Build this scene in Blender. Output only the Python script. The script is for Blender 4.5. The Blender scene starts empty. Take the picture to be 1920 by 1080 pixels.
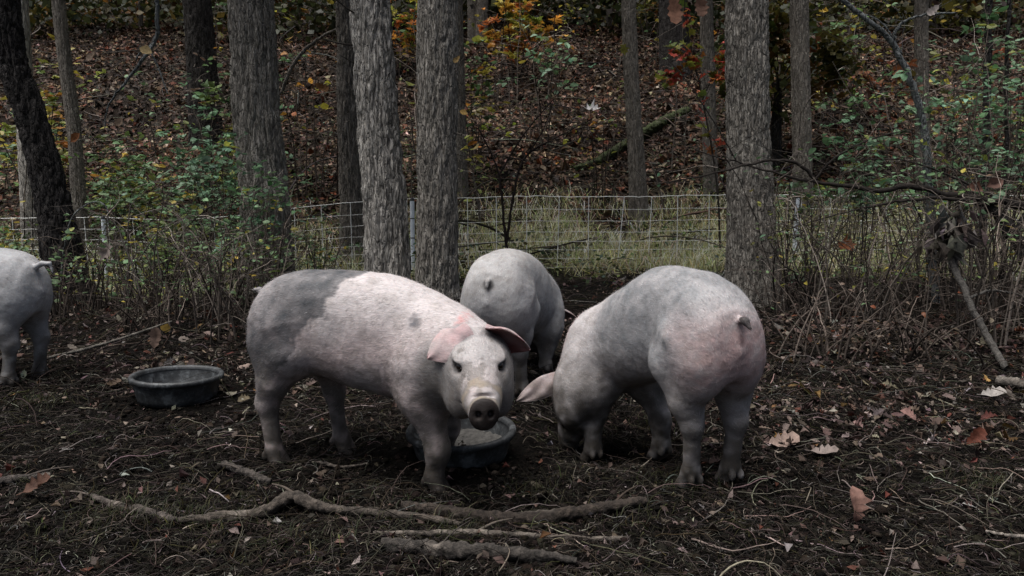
import bpy, math, random
import numpy as np
from mathutils import Vector, Matrix

random.seed(7)
RNG = np.random.default_rng(11)
R_ = math.radians
SC = bpy.context.scene
COL = SC.collection

# ------------------------------------------------------------------ camera, sky, sun, exposure
CAM_H, PITCH, FPX = 1.10, R_(7.7), 1387.0
cd = bpy.data.cameras.new("camera")
cam = bpy.data.objects.new("camera", cd)
COL.objects.link(cam)
cam.location = (0, 0, CAM_H)
cam.rotation_euler = (R_(90) - PITCH, 0, 0)
cd.sensor_width = 36.0
cd.lens = FPX / 1920 * 36
cd.clip_start, cd.clip_end = 0.05, 600
SC.camera = cam

SUN_EL, SUN_AZ = R_(76), R_(-104)          # azimuth measured from +y towards +x
w = bpy.data.worlds.new("World")
SC.world = w
w.use_nodes = True
nt = w.node_tree
bg = nt.nodes["Background"]
sky = nt.nodes.new("ShaderNodeTexSky")
sky.sky_type = 'NISHITA'
sky.sun_disc = False
sky.sun_elevation = SUN_EL
sky.sun_rotation = SUN_AZ
sky.air_density, sky.dust_density, sky.ozone_density = 1.0, 6.0, 1.0
hs = nt.nodes.new("ShaderNodeHueSaturation")           # an overcast sky: the blue mostly gone
hs.inputs["Saturation"].default_value = .9
nt.links.new(sky.outputs[0], hs.inputs["Color"])
nt.links.new(hs.outputs[0], bg.inputs[0])
bg.inputs[1].default_value = 0.05
sl = bpy.data.lights.new("sun", 'SUN')
sl.energy, sl.angle, sl.color = 3.4, R_(60), (1.0, 0.99, 0.975)
so = bpy.data.objects.new("sun", sl)
COL.objects.link(so)
sd = Vector((math.sin(SUN_AZ) * math.cos(SUN_EL), math.cos(SUN_AZ) * math.cos(SUN_EL), math.sin(SUN_EL)))
so.rotation_euler = sd.to_track_quat('Z', 'Y').to_euler()
so.location = (0, 0, 30)
SC.view_settings.view_transform = 'Standard'
SC.view_settings.look = 'None'
SC.view_settings.gamma = 1
SC.view_settings.exposure = 0.78
SC.cycles.max_bounces = 5
SC.cycles.diffuse_bounces = 3
SC.cycles.transmission_bounces = 3
SC.cycles.sample_clamp_indirect = 4

# ------------------------------------------------------------------ numbers: noise, pixel helper, terrain
def _h(ix, iy, iz):
    n = (ix * 374761393 + iy * 668265263 + iz * 2147483647 * 3 + 1013904223) & 0xFFFFFFFF
    n = ((n ^ (n >> 13)) * 1274126177) & 0xFFFFFFFF
    n = ((n ^ (n >> 15)) * 2246822519) & 0xFFFFFFFF
    return n ^ (n >> 16)

def noise3(x, y, z):
    """gradient noise, about -1..1"""
    x, y, z = np.broadcast_arrays(np.asarray(x, float), np.asarray(y, float), np.asarray(z, float))
    xi, yi, zi = np.floor(x).astype(np.int64), np.floor(y).astype(np.int64), np.floor(z).astype(np.int64)
    xf, yf, zf = x - xi, y - yi, z - zi
    f = lambda t: t * t * t * (t * (t * 6 - 15) + 10)
    u, v, s = f(xf), f(yf), f(zf)
    out = 0
    for dx in (0, 1):
        for dy in (0, 1):
            for dz in (0, 1):
                h = _h(xi + dx, yi + dy, zi + dz)
                gx = ((h & 1023) / 511.5 - 1)
                gy = (((h >> 10) & 1023) / 511.5 - 1)
                gz = (((h >> 20) & 1023) / 511.5 - 1)
                d = gx * (xf - dx) + gy * (yf - dy) + gz * (zf - dz)
                out = out + d * (u if dx else 1 - u) * (v if dy else 1 - v) * (s if dz else 1 - s)
    return out * 1.5

def noise2(x, y, k=0.37):
    return noise3(x, y, np.zeros_like(np.asarray(x, float)) + k)

def sstep(a, b, x):
    t = np.clip((x - a) / (b - a), 0, 1)
    return t * t * (3 - 2 * t)

HILL_Y = [-50, 8.8, 9.6, 11.0, 12.5, 14.0, 18.0, 22.0, 26.0, 30.0, 40.0, 60.0, 90.0, 130.0]
HILL_Z = [0, 0, .10, .34, .66, 1.25, 3.1, 4.95, 6.5, 7.3, 8.4, 15.0, 27.0, 34.0]

# trodden hollows where the hooves press into the mud
HOOF_MARKS = [(-.72, 3.07, .02), (-.97, 2.92, .02), (-.27, 2.93, .02), (-.285, 2.69, .025), (.66, 2.70, .02), (.845, 2.655, .02), (.36, 3.21, .02), (.655, 3.15, .02),
              (-.15, 3.86, .02), (.06, 3.95, .02), (-2.83, 4.05, .02), (-2.80, 4.28, .02), (-1.35, 2.75, .03), (-.1, 2.45, .03), (.35, 2.6, .03), (1.25, 2.9, .03), (-1.6, 3.2, .03), (1.5, 3.3, .03), (.95, 2.35, .03), (-.75, 2.35, .025)]

def ground_h(x, y, fine=True):
    x = np.asarray(x, float); y = np.asarray(y, float)
    yy = y + 0.9 * noise2(x * .12, y * .12, 3.1) * sstep(9, 13, y) + np.where(x < 0, np.maximum(x, -9) * .17, 0) * sstep(8, 11, y) * sstep(30, 18, y)
    z = np.interp(yy, HILL_Y, HILL_Z)
    far = sstep(8, 14, y)
    z = z - .34 * sstep(.8, -5.5, x) * sstep(6.5, 9.3, y) * sstep(22, 13, y)
    z = z + .05 * noise2(x * .7, y * .7, 1.3) * (1 + 3 * far) + .022 * noise2(x * 2.6, y * 2.6, 5.7)
    z = z - .022 * (1 - sstep(4.5, 7, y))
    # rooted-up pit in front of the right-hand pig, earth banks to the sides
    z = z - .125 * np.exp(-(((x - .42) / .45) ** 2 + ((y - 3.30) / .40) ** 2))
    z = z + .10 * np.exp(-((y - 5.6) / .6) ** 2) * sstep(-1.0, -1.8, x)
    z = z + .13 * np.exp(-((y - 5.4) / .8) ** 2) * sstep(1.0, 1.9, x)
    for fx, fy, dp in HOOF_MARKS:
        z = z - dp * np.exp(-(((x - fx) ** 2 + (y - fy) ** 2) / .075 ** 2))
    if fine:
        nf = 1 - sstep(5, 9, y)
        n = noise2(x * 8, y * 8, 2.2)
        z = z + nf * (.038 * np.abs(n) - .012) + nf * .016 * (1 - np.abs(noise2(x * 17, y * 17, 8.8))) + .009 * noise2(x * 34, y * 34, 4.4) * nf + .005 * noise2(x * 66, y * 66, 6.6) * nf
    return z

def gz(x, y):
    return float(ground_h(np.array([x]), np.array([y]))[0])

CP, SP = math.cos(PITCH), math.sin(PITCH)
def ray(px, py):
    a, b = (px - 960) / FPX, (540 - py) / FPX
    return np.array([a, CP + SP * b, -SP + CP * b])

def at(px, py, Y):
    """world point seen at pixel (px, py) of the 1920-wide photo, at distance Y along the ground"""
    r = ray(px, py)
    return np.array([0, 0, CAM_H]) + r * (Y / r[1])

def col_x(px, Y, z):
    """x of a point at distance Y and height z that stands in photo column px"""
    return (px - 960) / FPX * (Y * CP + (CAM_H - z) * SP)

def on(px, Y, dz=0.0):
    """ground point in column px at distance Y"""
    x = col_x(px, Y, 0)
    for _ in range(3): x = col_x(px, Y, gz(x, Y))
    return np.array([x, Y, gz(x, Y) + dz])

# ------------------------------------------------------------------ mesh helpers
def mk(name, V, F, mat, parent=None, smooth=True, col=None):
    V = np.ascontiguousarray(V, dtype=np.float32)
    me = bpy.data.meshes.new(name)
    Fs = F if isinstance(F, list) else [F]
    Fs = [np.asarray(f, dtype=np.int32) for f in Fs if len(f)]
    me.vertices.add(len(V))
    me.vertices.foreach_set("co", V.ravel())
    tot = np.concatenate([np.full(len(f), f.shape[1], np.int32) for f in Fs])
    idx = np.concatenate([f.ravel() for f in Fs])
    me.loops.add(len(idx))
    me.loops.foreach_set("vertex_index", idx)
    me.polygons.add(len(tot))
    st = np.concatenate([[0], np.cumsum(tot)[:-1]]).astype(np.int32)
    me.polygons.foreach_set("loop_start", st)
    me.polygons.foreach_set("loop_total", tot)
    me.update(calc_edges=True)
    me.polygons.foreach_set("use_smooth", np.full(len(tot), smooth, dtype=bool))
    if col is not None:
        a = me.attributes.new("Col", 'FLOAT_COLOR', 'POINT')
        c = np.ones((len(V), 4), np.float32)
        c[:, :3] = col
        a.data.foreach_set("color", c.ravel())
    me.materials.append(mat)
    me.validate()
    o = bpy.data.objects.new(name, me)
    COL.objects.link(o)
    if parent is not None:
        o.parent = parent
    return o

def empty(name, loc, label, cat, group=None, rz=0):
    o = bpy.data.objects.new(name, None)
    COL.objects.link(o)
    o.location = loc
    o.rotation_euler = (0, 0, rz)
    o.empty_display_size = .1
    tag(o, label, cat, group)
    return o

def tag(o, label=None, cat=None, group=None, kind=None):
    if label: o["label"] = label
    if cat: o["category"] = cat
    if group: o["group"] = group
    if kind: o["kind"] = kind
    return o

def nrm(a):
    return a / np.maximum(np.linalg.norm(a, axis=-1, keepdims=True), 1e-9)

def tubes(P, Rr, sides=4, caps=False):
    """P (N,n,3) polylines, Rr (N,n) radii -> verts, quads (and cap faces)"""
    P = np.asarray(P, float); Rr = np.asarray(Rr, float)
    N, n, _ = P.shape
    T = nrm(np.gradient(P, axis=1))
    mt = nrm(T.mean(axis=1))
    ref = np.where((np.abs(mt[:, 2]) < .8)[:, None], np.array([0, 0, 1.0]), np.array([1.0, 0, 0]))[:, None, :]
    U = nrm(np.cross(T, np.broadcast_to(ref, T.shape)))
    W = np.cross(T, U)
    a = np.arange(sides) * 2 * np.pi / sides
    V = P[:, :, None, :] + Rr[:, :, None, None] * (np.cos(a)[None, None, :, None] * U[:, :, None, :] + np.sin(a)[None, None, :, None] * W[:, :, None, :])
    b = (np.arange(N) * n * sides)[:, None, None] + (np.arange(n - 1) * sides)[None, :, None]
    i = np.arange(sides)[None, None, :]
    j = (i + 1) % sides
    F = np.stack([b + i, b + j, b + sides + j, b + sides + i], -1).reshape(-1, 4)
    return V.reshape(-1, 3), F

def resample(pts, n):
    pts = np.asarray(pts, float)
    s = np.concatenate([[0], np.cumsum(np.linalg.norm(np.diff(pts, axis=0), axis=1))])
    t = np.linspace(0, s[-1], n)
    # Catmull-Rom through the points
    out = np.empty((n, pts.shape[1]))
    for k, tt in enumerate(t):
        i = min(max(np.searchsorted(s, tt) - 1, 0), len(pts) - 2)
        u = (tt - s[i]) / max(s[i + 1] - s[i], 1e-9)
        p0, p1, p2, p3 = pts[max(i - 1, 0)], pts[i], pts[i + 1], pts[min(i + 2, len(pts) - 1)]
        out[k] = .5 * (2 * p1 + (p2 - p0) * u + (2 * p0 - 5 * p1 + 4 * p2 - p3) * u * u + (3 * p1 - p0 - 3 * p2 + p3) * u ** 3)
    return out

class Bag:
    """collects arrays of verts / faces / colours into one mesh"""
    def __init__(s): s.V, s.F3, s.F4, s.C, s.n = [], [], [], [], 0
    def add(s, V, F, c=None):
        if len(V) == 0: return
        V = np.asarray(V, float)
        F = np.asarray(F) + s.n
        (s.F4 if F.shape[1] == 4 else s.F3).append(F)
        s.V.append(V)
        c = np.array([.5, .5, .5]) if c is None else np.asarray(c, float)
        s.C.append(np.broadcast_to(c, V.shape) if c.ndim == 1 else c)
        s.n += len(V)
    def build(s, name, mat, parent=None, smooth=True):
        F = []
        if s.F4: F.append(np.concatenate(s.F4))
        if s.F3: F.append(np.concatenate(s.F3))
        return mk(name, np.concatenate(s.V), F, mat, parent, smooth, np.concatenate(s.C))

# leaf templates: (u across, v along), faces
def leaf_template(vs, hw, lift=None):
    vs = np.array(vs); hw = np.array(hw)
    lift = np.zeros_like(vs) if lift is None else np.array(lift)
    pts = []
    for v, h, l in zip(vs, hw, lift):
        pts += [(-h, v + l), (0, v), (h, v + l)]
    F = []
    for i in range(len(vs) - 1):
        a = 3 * i
        F += [(a, a + 1, a + 4, a + 3), (a + 1, a + 2, a + 5, a + 4)]
    return np.array(pts), np.array(F)

L_TINY = leaf_template([0, .5, 1], [.02, .33, .0])
L_OVAL = leaf_template([0, .22, .5, .8, 1], [.02, .26, .33, .19, .0])
L_OAK = leaf_template([-.22, 0, .08, .18, .28, .40, .50, .62, .73, .86, 1.0],
                      [.012, .015, .09, .19, .14, .27, .18, .30, .20, .20, .0],
                      [0, 0, 0, .03, .02, .05, .02, .05, .02, .03, 0])
L_MAPLE = leaf_template([-.35, 0, .08, .2, .32, .45, .58, .72, 1.0],
                        [.012, .015, .30, .16, .48, .22, .30, .10, .0],
                        [0, 0, -.12, 0, .14, .02, .12, .02, 0])

def leaves(tpl, pos, along, normal, size, width=1.0, curl=None, bend=None, col=None):
    T, F = tpl
    N = len(pos)
    al = nrm(np.asarray(along, float))
    nn = np.asarray(normal, float)
    sd_ = nrm(np.cross(al, nn))
    nn = np.cross(sd_, al)
    size = np.broadcast_to(np.asarray(size, float), (N,))
    width = np.broadcast_to(np.asarray(width, float), (N,))
    curl = np.zeros(N) if curl is None else np.asarray(curl)
    bend = np.zeros(N) if bend is None else np.asarray(bend)
    u, v = T[:, 0], T[:, 1]
    hgt = curl[:, None] * (u ** 2 * 4)[None] + bend[:, None] * ((v - .35) ** 2)[None] + .10 * np.sin(7 * u + 9 * v)[None] * (np.abs(curl)[:, None] * .5 + .1)
    V = pos[:, None, :] + size[:, None, None] * (al[:, None, :] * v[None, :, None] + sd_[:, None, :] * (u[None, :] * width[:, None])[..., None] + nn[:, None, :] * hgt[..., None])
    FF = (F[None] + (np.arange(N) * len(T))[:, None, None]).reshape(-1, F.shape[1])
    C = None
    if col is not None:
        C = np.repeat(np.asarray(col), len(T), axis=0)
    return V.reshape(-1, 3), FF, C

def pick(pal, n, jit=.25, rng=RNG):
    """n colours from a weighted palette [(weight, (r,g,b)), ...] with jitter"""
    wts = np.array([p[0] for p in pal], float); wts /= wts.sum()
    c = np.array([p[1] for p in pal])[rng.choice(len(pal), n, p=wts)]
    return np.clip(c * np.exp(rng.normal(0, jit, (n, 1))) * np.exp(rng.normal(0, jit * .25, (n, 3))), 0.003, .8)

def rdir(n, tilt=.4, rng=RNG):
    a = rng.uniform(0, 2 * np.pi, n)
    al = np.stack([np.cos(a), np.sin(a), rng.normal(0, tilt, n)], 1)
    nn = np.stack([rng.normal(0, tilt, n), rng.normal(0, tilt, n), np.ones(n)], 1)
    return al, nn

# ------------------------------------------------------------------ materials
def mat_new(name):
    m = bpy.data.materials.new(name)
    m.use_nodes = True
    N, L = m.node_tree.nodes, m.node_tree.links
    b = N["Principled BSDF"]
    return m, N, L, b

def n_noise(N, L, vec, scale, detail=6, rough=.6, dist=0.0):
    n = N.new("ShaderNodeTexNoise")
    n.inputs["Scale"].default_value = scale
    n.inputs["Detail"].default_value = detail
    n.inputs["Roughness"].default_value = rough
    n.inputs["Distortion"].default_value = dist
    if vec is not None: L.new(vec, n.inputs["Vector"])
    return n.outputs["Fac"]

def n_ramp(N, L, fac, stops):
    r = N.new("ShaderNodeValToRGB")
    while len(r.color_ramp.elements) < len(stops): r.color_ramp.elements.new(.5)
    for e, (p, c) in zip(r.color_ramp.elements, stops):
        e.position = p
        e.color = (*c, 1) if len(c) == 3 else c
    L.new(fac, r.inputs[0])
    return r.outputs[0]

def n_mix(N, L, fac, a, b, mode='MIX'):
    m = N.new("ShaderNodeMix")
    m.data_type = 'RGBA'
    m.blend_type = mode
    for s, v in ((m.inputs[0], fac), (m.inputs[6], a), (m.inputs[7], b)):
        if hasattr(v, "links") or hasattr(v, "is_linked"): L.new(v, s)
        elif isinstance(v, (int, float)): s.default_value = v
        else: s.default_value = (*v, 1)
    return m.outputs[2]

def n_map(N, L, fac, a0, a1, b0, b1):
    m = N.new("ShaderNodeMapRange")
    for i, v in enumerate((a0, a1, b0, b1)): m.inputs[i + 1].default_value = v
    L.new(fac, m.inputs[0])
    return m.outputs[0]

def n_bump(N, L, h, strength, dist, prev=None):
    b = N.new("ShaderNodeBump")
    b.inputs["Strength"].default_value = strength
    b.inputs["Distance"].default_value = dist
    L.new(h, b.inputs["Height"])
    if prev is not None: L.new(prev, b.inputs["Normal"])
    return b.outputs[0]

def n_coord(N, L, scale=(1, 1, 1)):
    t = N.new("ShaderNodeTexCoord")
    m = N.new("ShaderNodeMapping")
    m.inputs["Scale"].default_value = scale
    L.new(t.outputs["Object"], m.inputs["Vector"])
    return m.outputs[0]

def col_mat(name, rough=.75, noise_scale=30, noise_amt=.35, transl=0.0, bump=0.0, spec=.3, bscale=60):
    """vertex pigment times procedural mottling"""
    m, N, L, b = mat_new(name)
    a = N.new("ShaderNodeAttribute"); a.attribute_name = "Col"
    c = n_coord(N, L)
    f = n_noise(N, L, c, noise_scale)
    k = n_map(N, L, f, .3, .7, 1 - noise_amt, 1 + noise_amt)
    cc = N.new("ShaderNodeVectorMath"); cc.operation = 'SCALE'
    L.new(a.outputs["Color"], cc.inputs[0]); L.new(k, cc.inputs["Scale"])
    L.new(cc.outputs[0], b.inputs["Base Color"])
    b.inputs["Roughness"].default_value = rough
    b.inputs["Specular IOR Level"].default_value = spec
    if bump:
        L.new(n_bump(N, L, n_noise(N, L, c, bscale, 8, .65), bump, .01), b.inputs["Normal"])
    if transl:
        t = N.new("ShaderNodeBsdfTranslucent")
        L.new(cc.outputs[0], t.inputs[0])
        ms = N.new("ShaderNodeMixShader"); ms.inputs[0].default_value = transl
        out = N["Material Output"]
        L.new(b.outputs[0], ms.inputs[1]); L.new(t.outputs[0], ms.inputs[2]); L.new(ms.outputs[0], out.inputs[0])
    return m

def ground_mat():
    m, N, L, b = mat_new("forest_soil")
    c = n_coord(N, L)
    f1 = n_noise(N, L, c, 1.6, 8, .62)
    f2 = n_noise(N, L, c, 22, 8, .7)
    mud = n_ramp(N, L, f2, [(.28, (0.0034, 0.0027, 0.0022)), (.5, (0.0073, 0.0058, 0.0046)), (.72, (0.0164, 0.0135, 0.0107))])
    mud2 = n_ramp(N, L, f2, [(.28, (0.0034, 0.0029, 0.0024)), (.5, (0.0087, 0.0070, 0.0056)), (.75, (0.0203, 0.0164, 0.0131))])
    base = n_mix(N, L, n_map(N, L, f1, .35, .65, 0, 1), mud, mud2)
    # beyond the fence: brown leaf mould, with moss and thin grass near the foot of the slope
    g = N.new("ShaderNodeNewGeometry")
    sx = N.new("ShaderNodeSeparateXYZ"); L.new(g.outputs["Position"], sx.inputs[0])
    hill = n_ramp(N, L, n_noise(N, L, c, 9, 10, .75), [(.3, (0.0043, 0.0029, 0.0022)), (.52, (0.0130, 0.0083, 0.0054)), (.75, (0.0302, 0.0202, 0.0137))])
    base = n_mix(N, L, n_map(N, L, sx.outputs[1], 9.0, 11.5, 0, 1), base, hill)
    moss = n_ramp(N, L, n_noise(N, L, c, 30, 6, .7), [(.3, (.05, .05, .022)), (.7, (.24, .225, .12))])
    mk1 = n_map(N, L, sx.outputs[1], 8.6, 9.6, 0, 1)
    mk2 = n_map(N, L, sx.outputs[1], 11.2, 14.0, 1, 0)
    mm = N.new("ShaderNodeMath"); mm.operation = 'MULTIPLY'; L.new(mk1, mm.inputs[0]); L.new(mk2, mm.inputs[1])
    m2 = N.new("ShaderNodeMath"); m2.operation = 'MULTIPLY'; L.new(mm.outputs[0], m2.inputs[0])
    L.new(n_map(N, L, n_noise(N, L, c, 1.1, 6, .65), .42, .56, 0, .9), m2.inputs[1])
    base = n_mix(N, L, m2.outputs[0], base, moss)
    L.new(base, b.inputs["Base Color"])
    b.inputs["Specular IOR Level"].default_value = .07
    L.new(n_map(N, L, f1, .3, .7, .65, .95), b.inputs["Roughness"])
    bp = n_bump(N, L, n_noise(N, L, c, 45, 10, .75), .9, .03)
    L.new(n_bump(N, L, n_noise(N, L, c, 180, 6, .7), .7, .006, bp), b.inputs["Normal"])
    return m

def bark_mat(name, dark, mid, light, scale=1.0, moss=0.0, stretch=.14, crack=.40):
    """vertical plates parted by cracks"""
    m, N, L, b = mat_new(name)
    c0 = n_coord(N, L)
    wob = N.new("ShaderNodeTexNoise"); wob.inputs["Scale"].default_value = 9; wob.inputs["Detail"].default_value = 4
    L.new(c0, wob.inputs["Vector"])
    wv = N.new("ShaderNodeVectorMath"); wv.operation = 'MULTIPLY_ADD'
    L.new(wob.outputs["Color"], wv.inputs[0]); wv.inputs[1].default_value = (.05, .05, .10); L.new(c0, wv.inputs[2])
    mp = N.new("ShaderNodeMapping"); mp.inputs["Scale"].default_value = (1, 1, stretch); L.new(wv.outputs[0], mp.inputs["Vector"])
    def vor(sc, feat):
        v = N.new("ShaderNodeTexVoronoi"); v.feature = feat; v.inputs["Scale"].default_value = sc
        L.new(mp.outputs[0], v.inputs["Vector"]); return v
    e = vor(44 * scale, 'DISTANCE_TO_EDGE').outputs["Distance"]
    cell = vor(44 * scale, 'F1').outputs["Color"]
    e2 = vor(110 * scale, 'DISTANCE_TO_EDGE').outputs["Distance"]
    c = n_coord(N, L, (1, 1, .22))
    f = n_noise(N, L, c, 40 * scale, 9, .72, .3)
    f2 = n_noise(N, L, n_coord(N, L, (1, 1, .5)), 4.5, 6, .65)
    base = n_ramp(N, L, f, [(.27, dark), (.5, mid), (.73, light)])
    sepc = N.new("ShaderNodeSeparateColor"); L.new(cell, sepc.inputs[0])
    k = N.new("ShaderNodeMath"); k.operation = 'MULTIPLY'
    L.new(n_map(N, L, sepc.outputs[0], 0, 1, .80, 1.2), k.inputs[0]); L.new(n_map(N, L, f2, .3, .7, .72, 1.25), k.inputs[1])
    sc = N.new("ShaderNodeVectorMath"); sc.operation = 'SCALE'; L.new(base, sc.inputs[0]); L.new(k.outputs[0], sc.inputs["Scale"])
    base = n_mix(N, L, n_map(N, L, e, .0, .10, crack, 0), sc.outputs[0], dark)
    if moss:
        mf = n_map(N, L, n_noise(N, L, c0, 6, 8, .75), .56, .68, 0, moss)
        base = n_mix(N, L, mf, base, (.13, .145, .115))
    L.new(base, b.inputs["Base Color"])
    b.inputs["Roughness"].default_value = .9
    b.inputs["Specular IOR Level"].default_value = .2
    bp = n_bump(N, L, n_map(N, L, e, 0, .16, 0, 1), .9, .022)
    bp = n_bump(N, L, n_map(N, L, e2, 0, .2, 0, 1), .5, .006, bp)
    L.new(n_bump(N, L, f, .6, .008, bp), b.inputs["Normal"])
    return m

def skin_mat():
    m, N, L, b = mat_new("pig_skin")
    a = N.new("ShaderNodeAttribute"); a.attribute_name = "Col"
    hd = n_noise(N, L, n_coord(N, L, (9, 42, 42)), 3.2, 6, .7, 1.2)     # hair streaks along the body
    mo = n_noise(N, L, n_coord(N, L), 7, 6, .65)
    k1 = n_map(N, L, hd, .30, .70, .78, 1.16)
    k2 = n_map(N, L, mo, .3, .7, .86, 1.1)
    mm = N.new("ShaderNodeMath"); mm.operation = 'MULTIPLY'; L.new(k1, mm.inputs[0]); L.new(k2, mm.inputs[1])
    cc = N.new("ShaderNodeVectorMath"); cc.operation = 'SCALE'
    L.new(a.outputs["Color"], cc.inputs[0]); L.new(mm.outputs[0], cc.inputs["Scale"])
    # dried mud smears with a shape of their own
    dm = n_map(N, L, n_noise(N, L, n_coord(N, L, (1, 1, .6)), 16, 9, .75), .52, .68, 0, .32)
    base = n_mix(N, L, dm, cc.outputs[0], (.115, .095, .082))
    L.new(base, b.inputs["Base Color"])
    b.inputs["Roughness"].default_value = .62
    b.inputs["Specular IOR Level"].default_value = .25
    b.inputs["Subsurface Weight"].default_value = .08
    b.inputs["Subsurface Radius"].default_value = (.012, .005, .003)
    bp = n_bump(N, L, hd, .4, .006)
    L.new(n_bump(N, L, n_noise(N, L, n_coord(N, L), 90, 5, .6), .25, .003, bp), b.inputs["Normal"])
    return m

def plain(name, color, rough=.6, metallic=0, spec=.4, nscale=20, namt=.15):
    m, N, L, b = mat_new(name)
    c = n_coord(N, L)
    f = n_noise(N, L, c, nscale, 6, .65)
    L.new(n_ramp(N, L, f, [(.3, tuple(v * (1 - namt) for v in color)), (.7, tuple(min(1, v * (1 + namt)) for v in color))]), b.inputs["Base Color"])
    b.inputs["Roughness"].default_value = rough
    b.inputs["Metallic"].default_value = metallic
    b.inputs["Specular IOR Level"].default_value = spec
    return m

def rubber_mat():
    m, N, L, b = mat_new("pan_rubber")
    c = n_coord(N, L)
    f = n_noise(N, L, c, 14, 10, .75)
    f2 = n_noise(N, L, c, 60, 8, .7)
    base = n_ramp(N, L, f, [(.40, (.012, .013, .014)), (.52, (.035, .038, .040)), (.64, (.12, .13, .135))])
    base = n_mix(N, L, n_map(N, L, f2, .55, .75, 0, .5), base, (.11, .105, .10))
    L.new(base, b.inputs["Base Color"])
    b.inputs["Roughness"].default_value = .55
    L.new(n_bump(N, L, f2, .4, .004), b.inputs["Normal"])
    return m

M = dict(
    soil=ground_mat(),
    leaf=col_mat("dry_leaf", .7, 40, .35, .12, .3, .18),
    green=col_mat("green_leaf", .5, 25, .3, .3),
    twig=col_mat("twig", .85, 50, .4, 0, .5, .10),
    wood=col_mat("dead_wood", .92, 60, .6, 0, 1.0, bscale=140),
    clod=col_mat("soil_clod", .95, 60, .45, 0, .9, .06, bscale=120),
    hair=col_mat("bristle", .55, 30, .1, .25),
    grass=col_mat("grass_blade", .6, 5, .25, .5),
    skin=skin_mat(),
    eye=plain("eye", (.012, .008, .006), .12, 0, .6),
    rubber=rubber_mat(),
    residue=plain("feed_residue", (.055, .052, .048), .85, 0, .3, 45, .6),
    post=plain("post_plastic", (.82, .87, .92), .45, 0, .4, 8, .08),
    cap=plain("post_cap", (.02, .02, .022), .5),
    net=plain("net_cord", (.84, .84, .80), .7, 0, .3, 40, .2),
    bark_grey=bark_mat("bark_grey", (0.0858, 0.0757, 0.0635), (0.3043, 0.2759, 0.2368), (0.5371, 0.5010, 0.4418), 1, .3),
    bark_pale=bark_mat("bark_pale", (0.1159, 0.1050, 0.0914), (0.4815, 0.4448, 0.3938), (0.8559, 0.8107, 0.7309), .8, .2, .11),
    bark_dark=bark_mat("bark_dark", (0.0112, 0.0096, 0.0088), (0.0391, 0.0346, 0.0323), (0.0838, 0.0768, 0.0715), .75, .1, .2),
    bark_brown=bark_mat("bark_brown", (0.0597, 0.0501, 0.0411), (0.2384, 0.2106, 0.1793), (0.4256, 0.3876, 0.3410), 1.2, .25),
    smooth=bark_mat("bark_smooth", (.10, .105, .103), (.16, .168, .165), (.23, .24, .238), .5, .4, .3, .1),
    moss=plain("moss", (.045, .055, .016), .95, 0, .1, 30, .6),
)

# ------------------------------------------------------------------ the ground: one sheet to the horizon
def axis(parts):
    """parts: list of (start, end, step0, step1) joined end to end"""
    out = []
    for a, b, s0, s1 in parts:
        x = a
        while x < b - 1e-6:
            out.append(x)
            t = (x - a) / (b - a)
            x += s0 + (s1 - s0) * t
    out.append(parts[-1][1])
    return np.array(out)
xr = axis([(0, 2.6, .013, .013), (2.6, 6, .02, .10), (6, 18, .12, .5), (18, 140, .6, 12)])
GX = np.concatenate([-xr[:0:-1], xr])
GY = axis([(-30, -1, 3, .3), (-1, 1.5, .1, .03), (1.5, 4.2, .013, .013), (4.2, 9, .02, .06), (9, 28, .09, .18), (28, 160, .3, 8)])
XX, YY = np.meshgrid(GX, GY)
ZZ = ground_h(XX, YY)
nx_, ny_ = len(GX), len(GY)
ii, jj = np.meshgrid(np.arange(nx_ - 1), np.arange(ny_ - 1))
a0 = (jj * nx_ + ii).ravel()
ground = mk("ground", np.stack([XX.ravel(), YY.ravel(), ZZ.ravel()], 1), np.stack([a0, a0 + 1, a0 + nx_ + 1, a0 + nx_], 1), M["soil"])
tag(ground, kind="structure")

# ------------------------------------------------------------------ pigs: one smooth-blended surface each
def smin(a, b, k):
    h = np.maximum(k - np.abs(a - b), 0) / k
    return np.minimum(a, b) - h * h * k * .25

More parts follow.
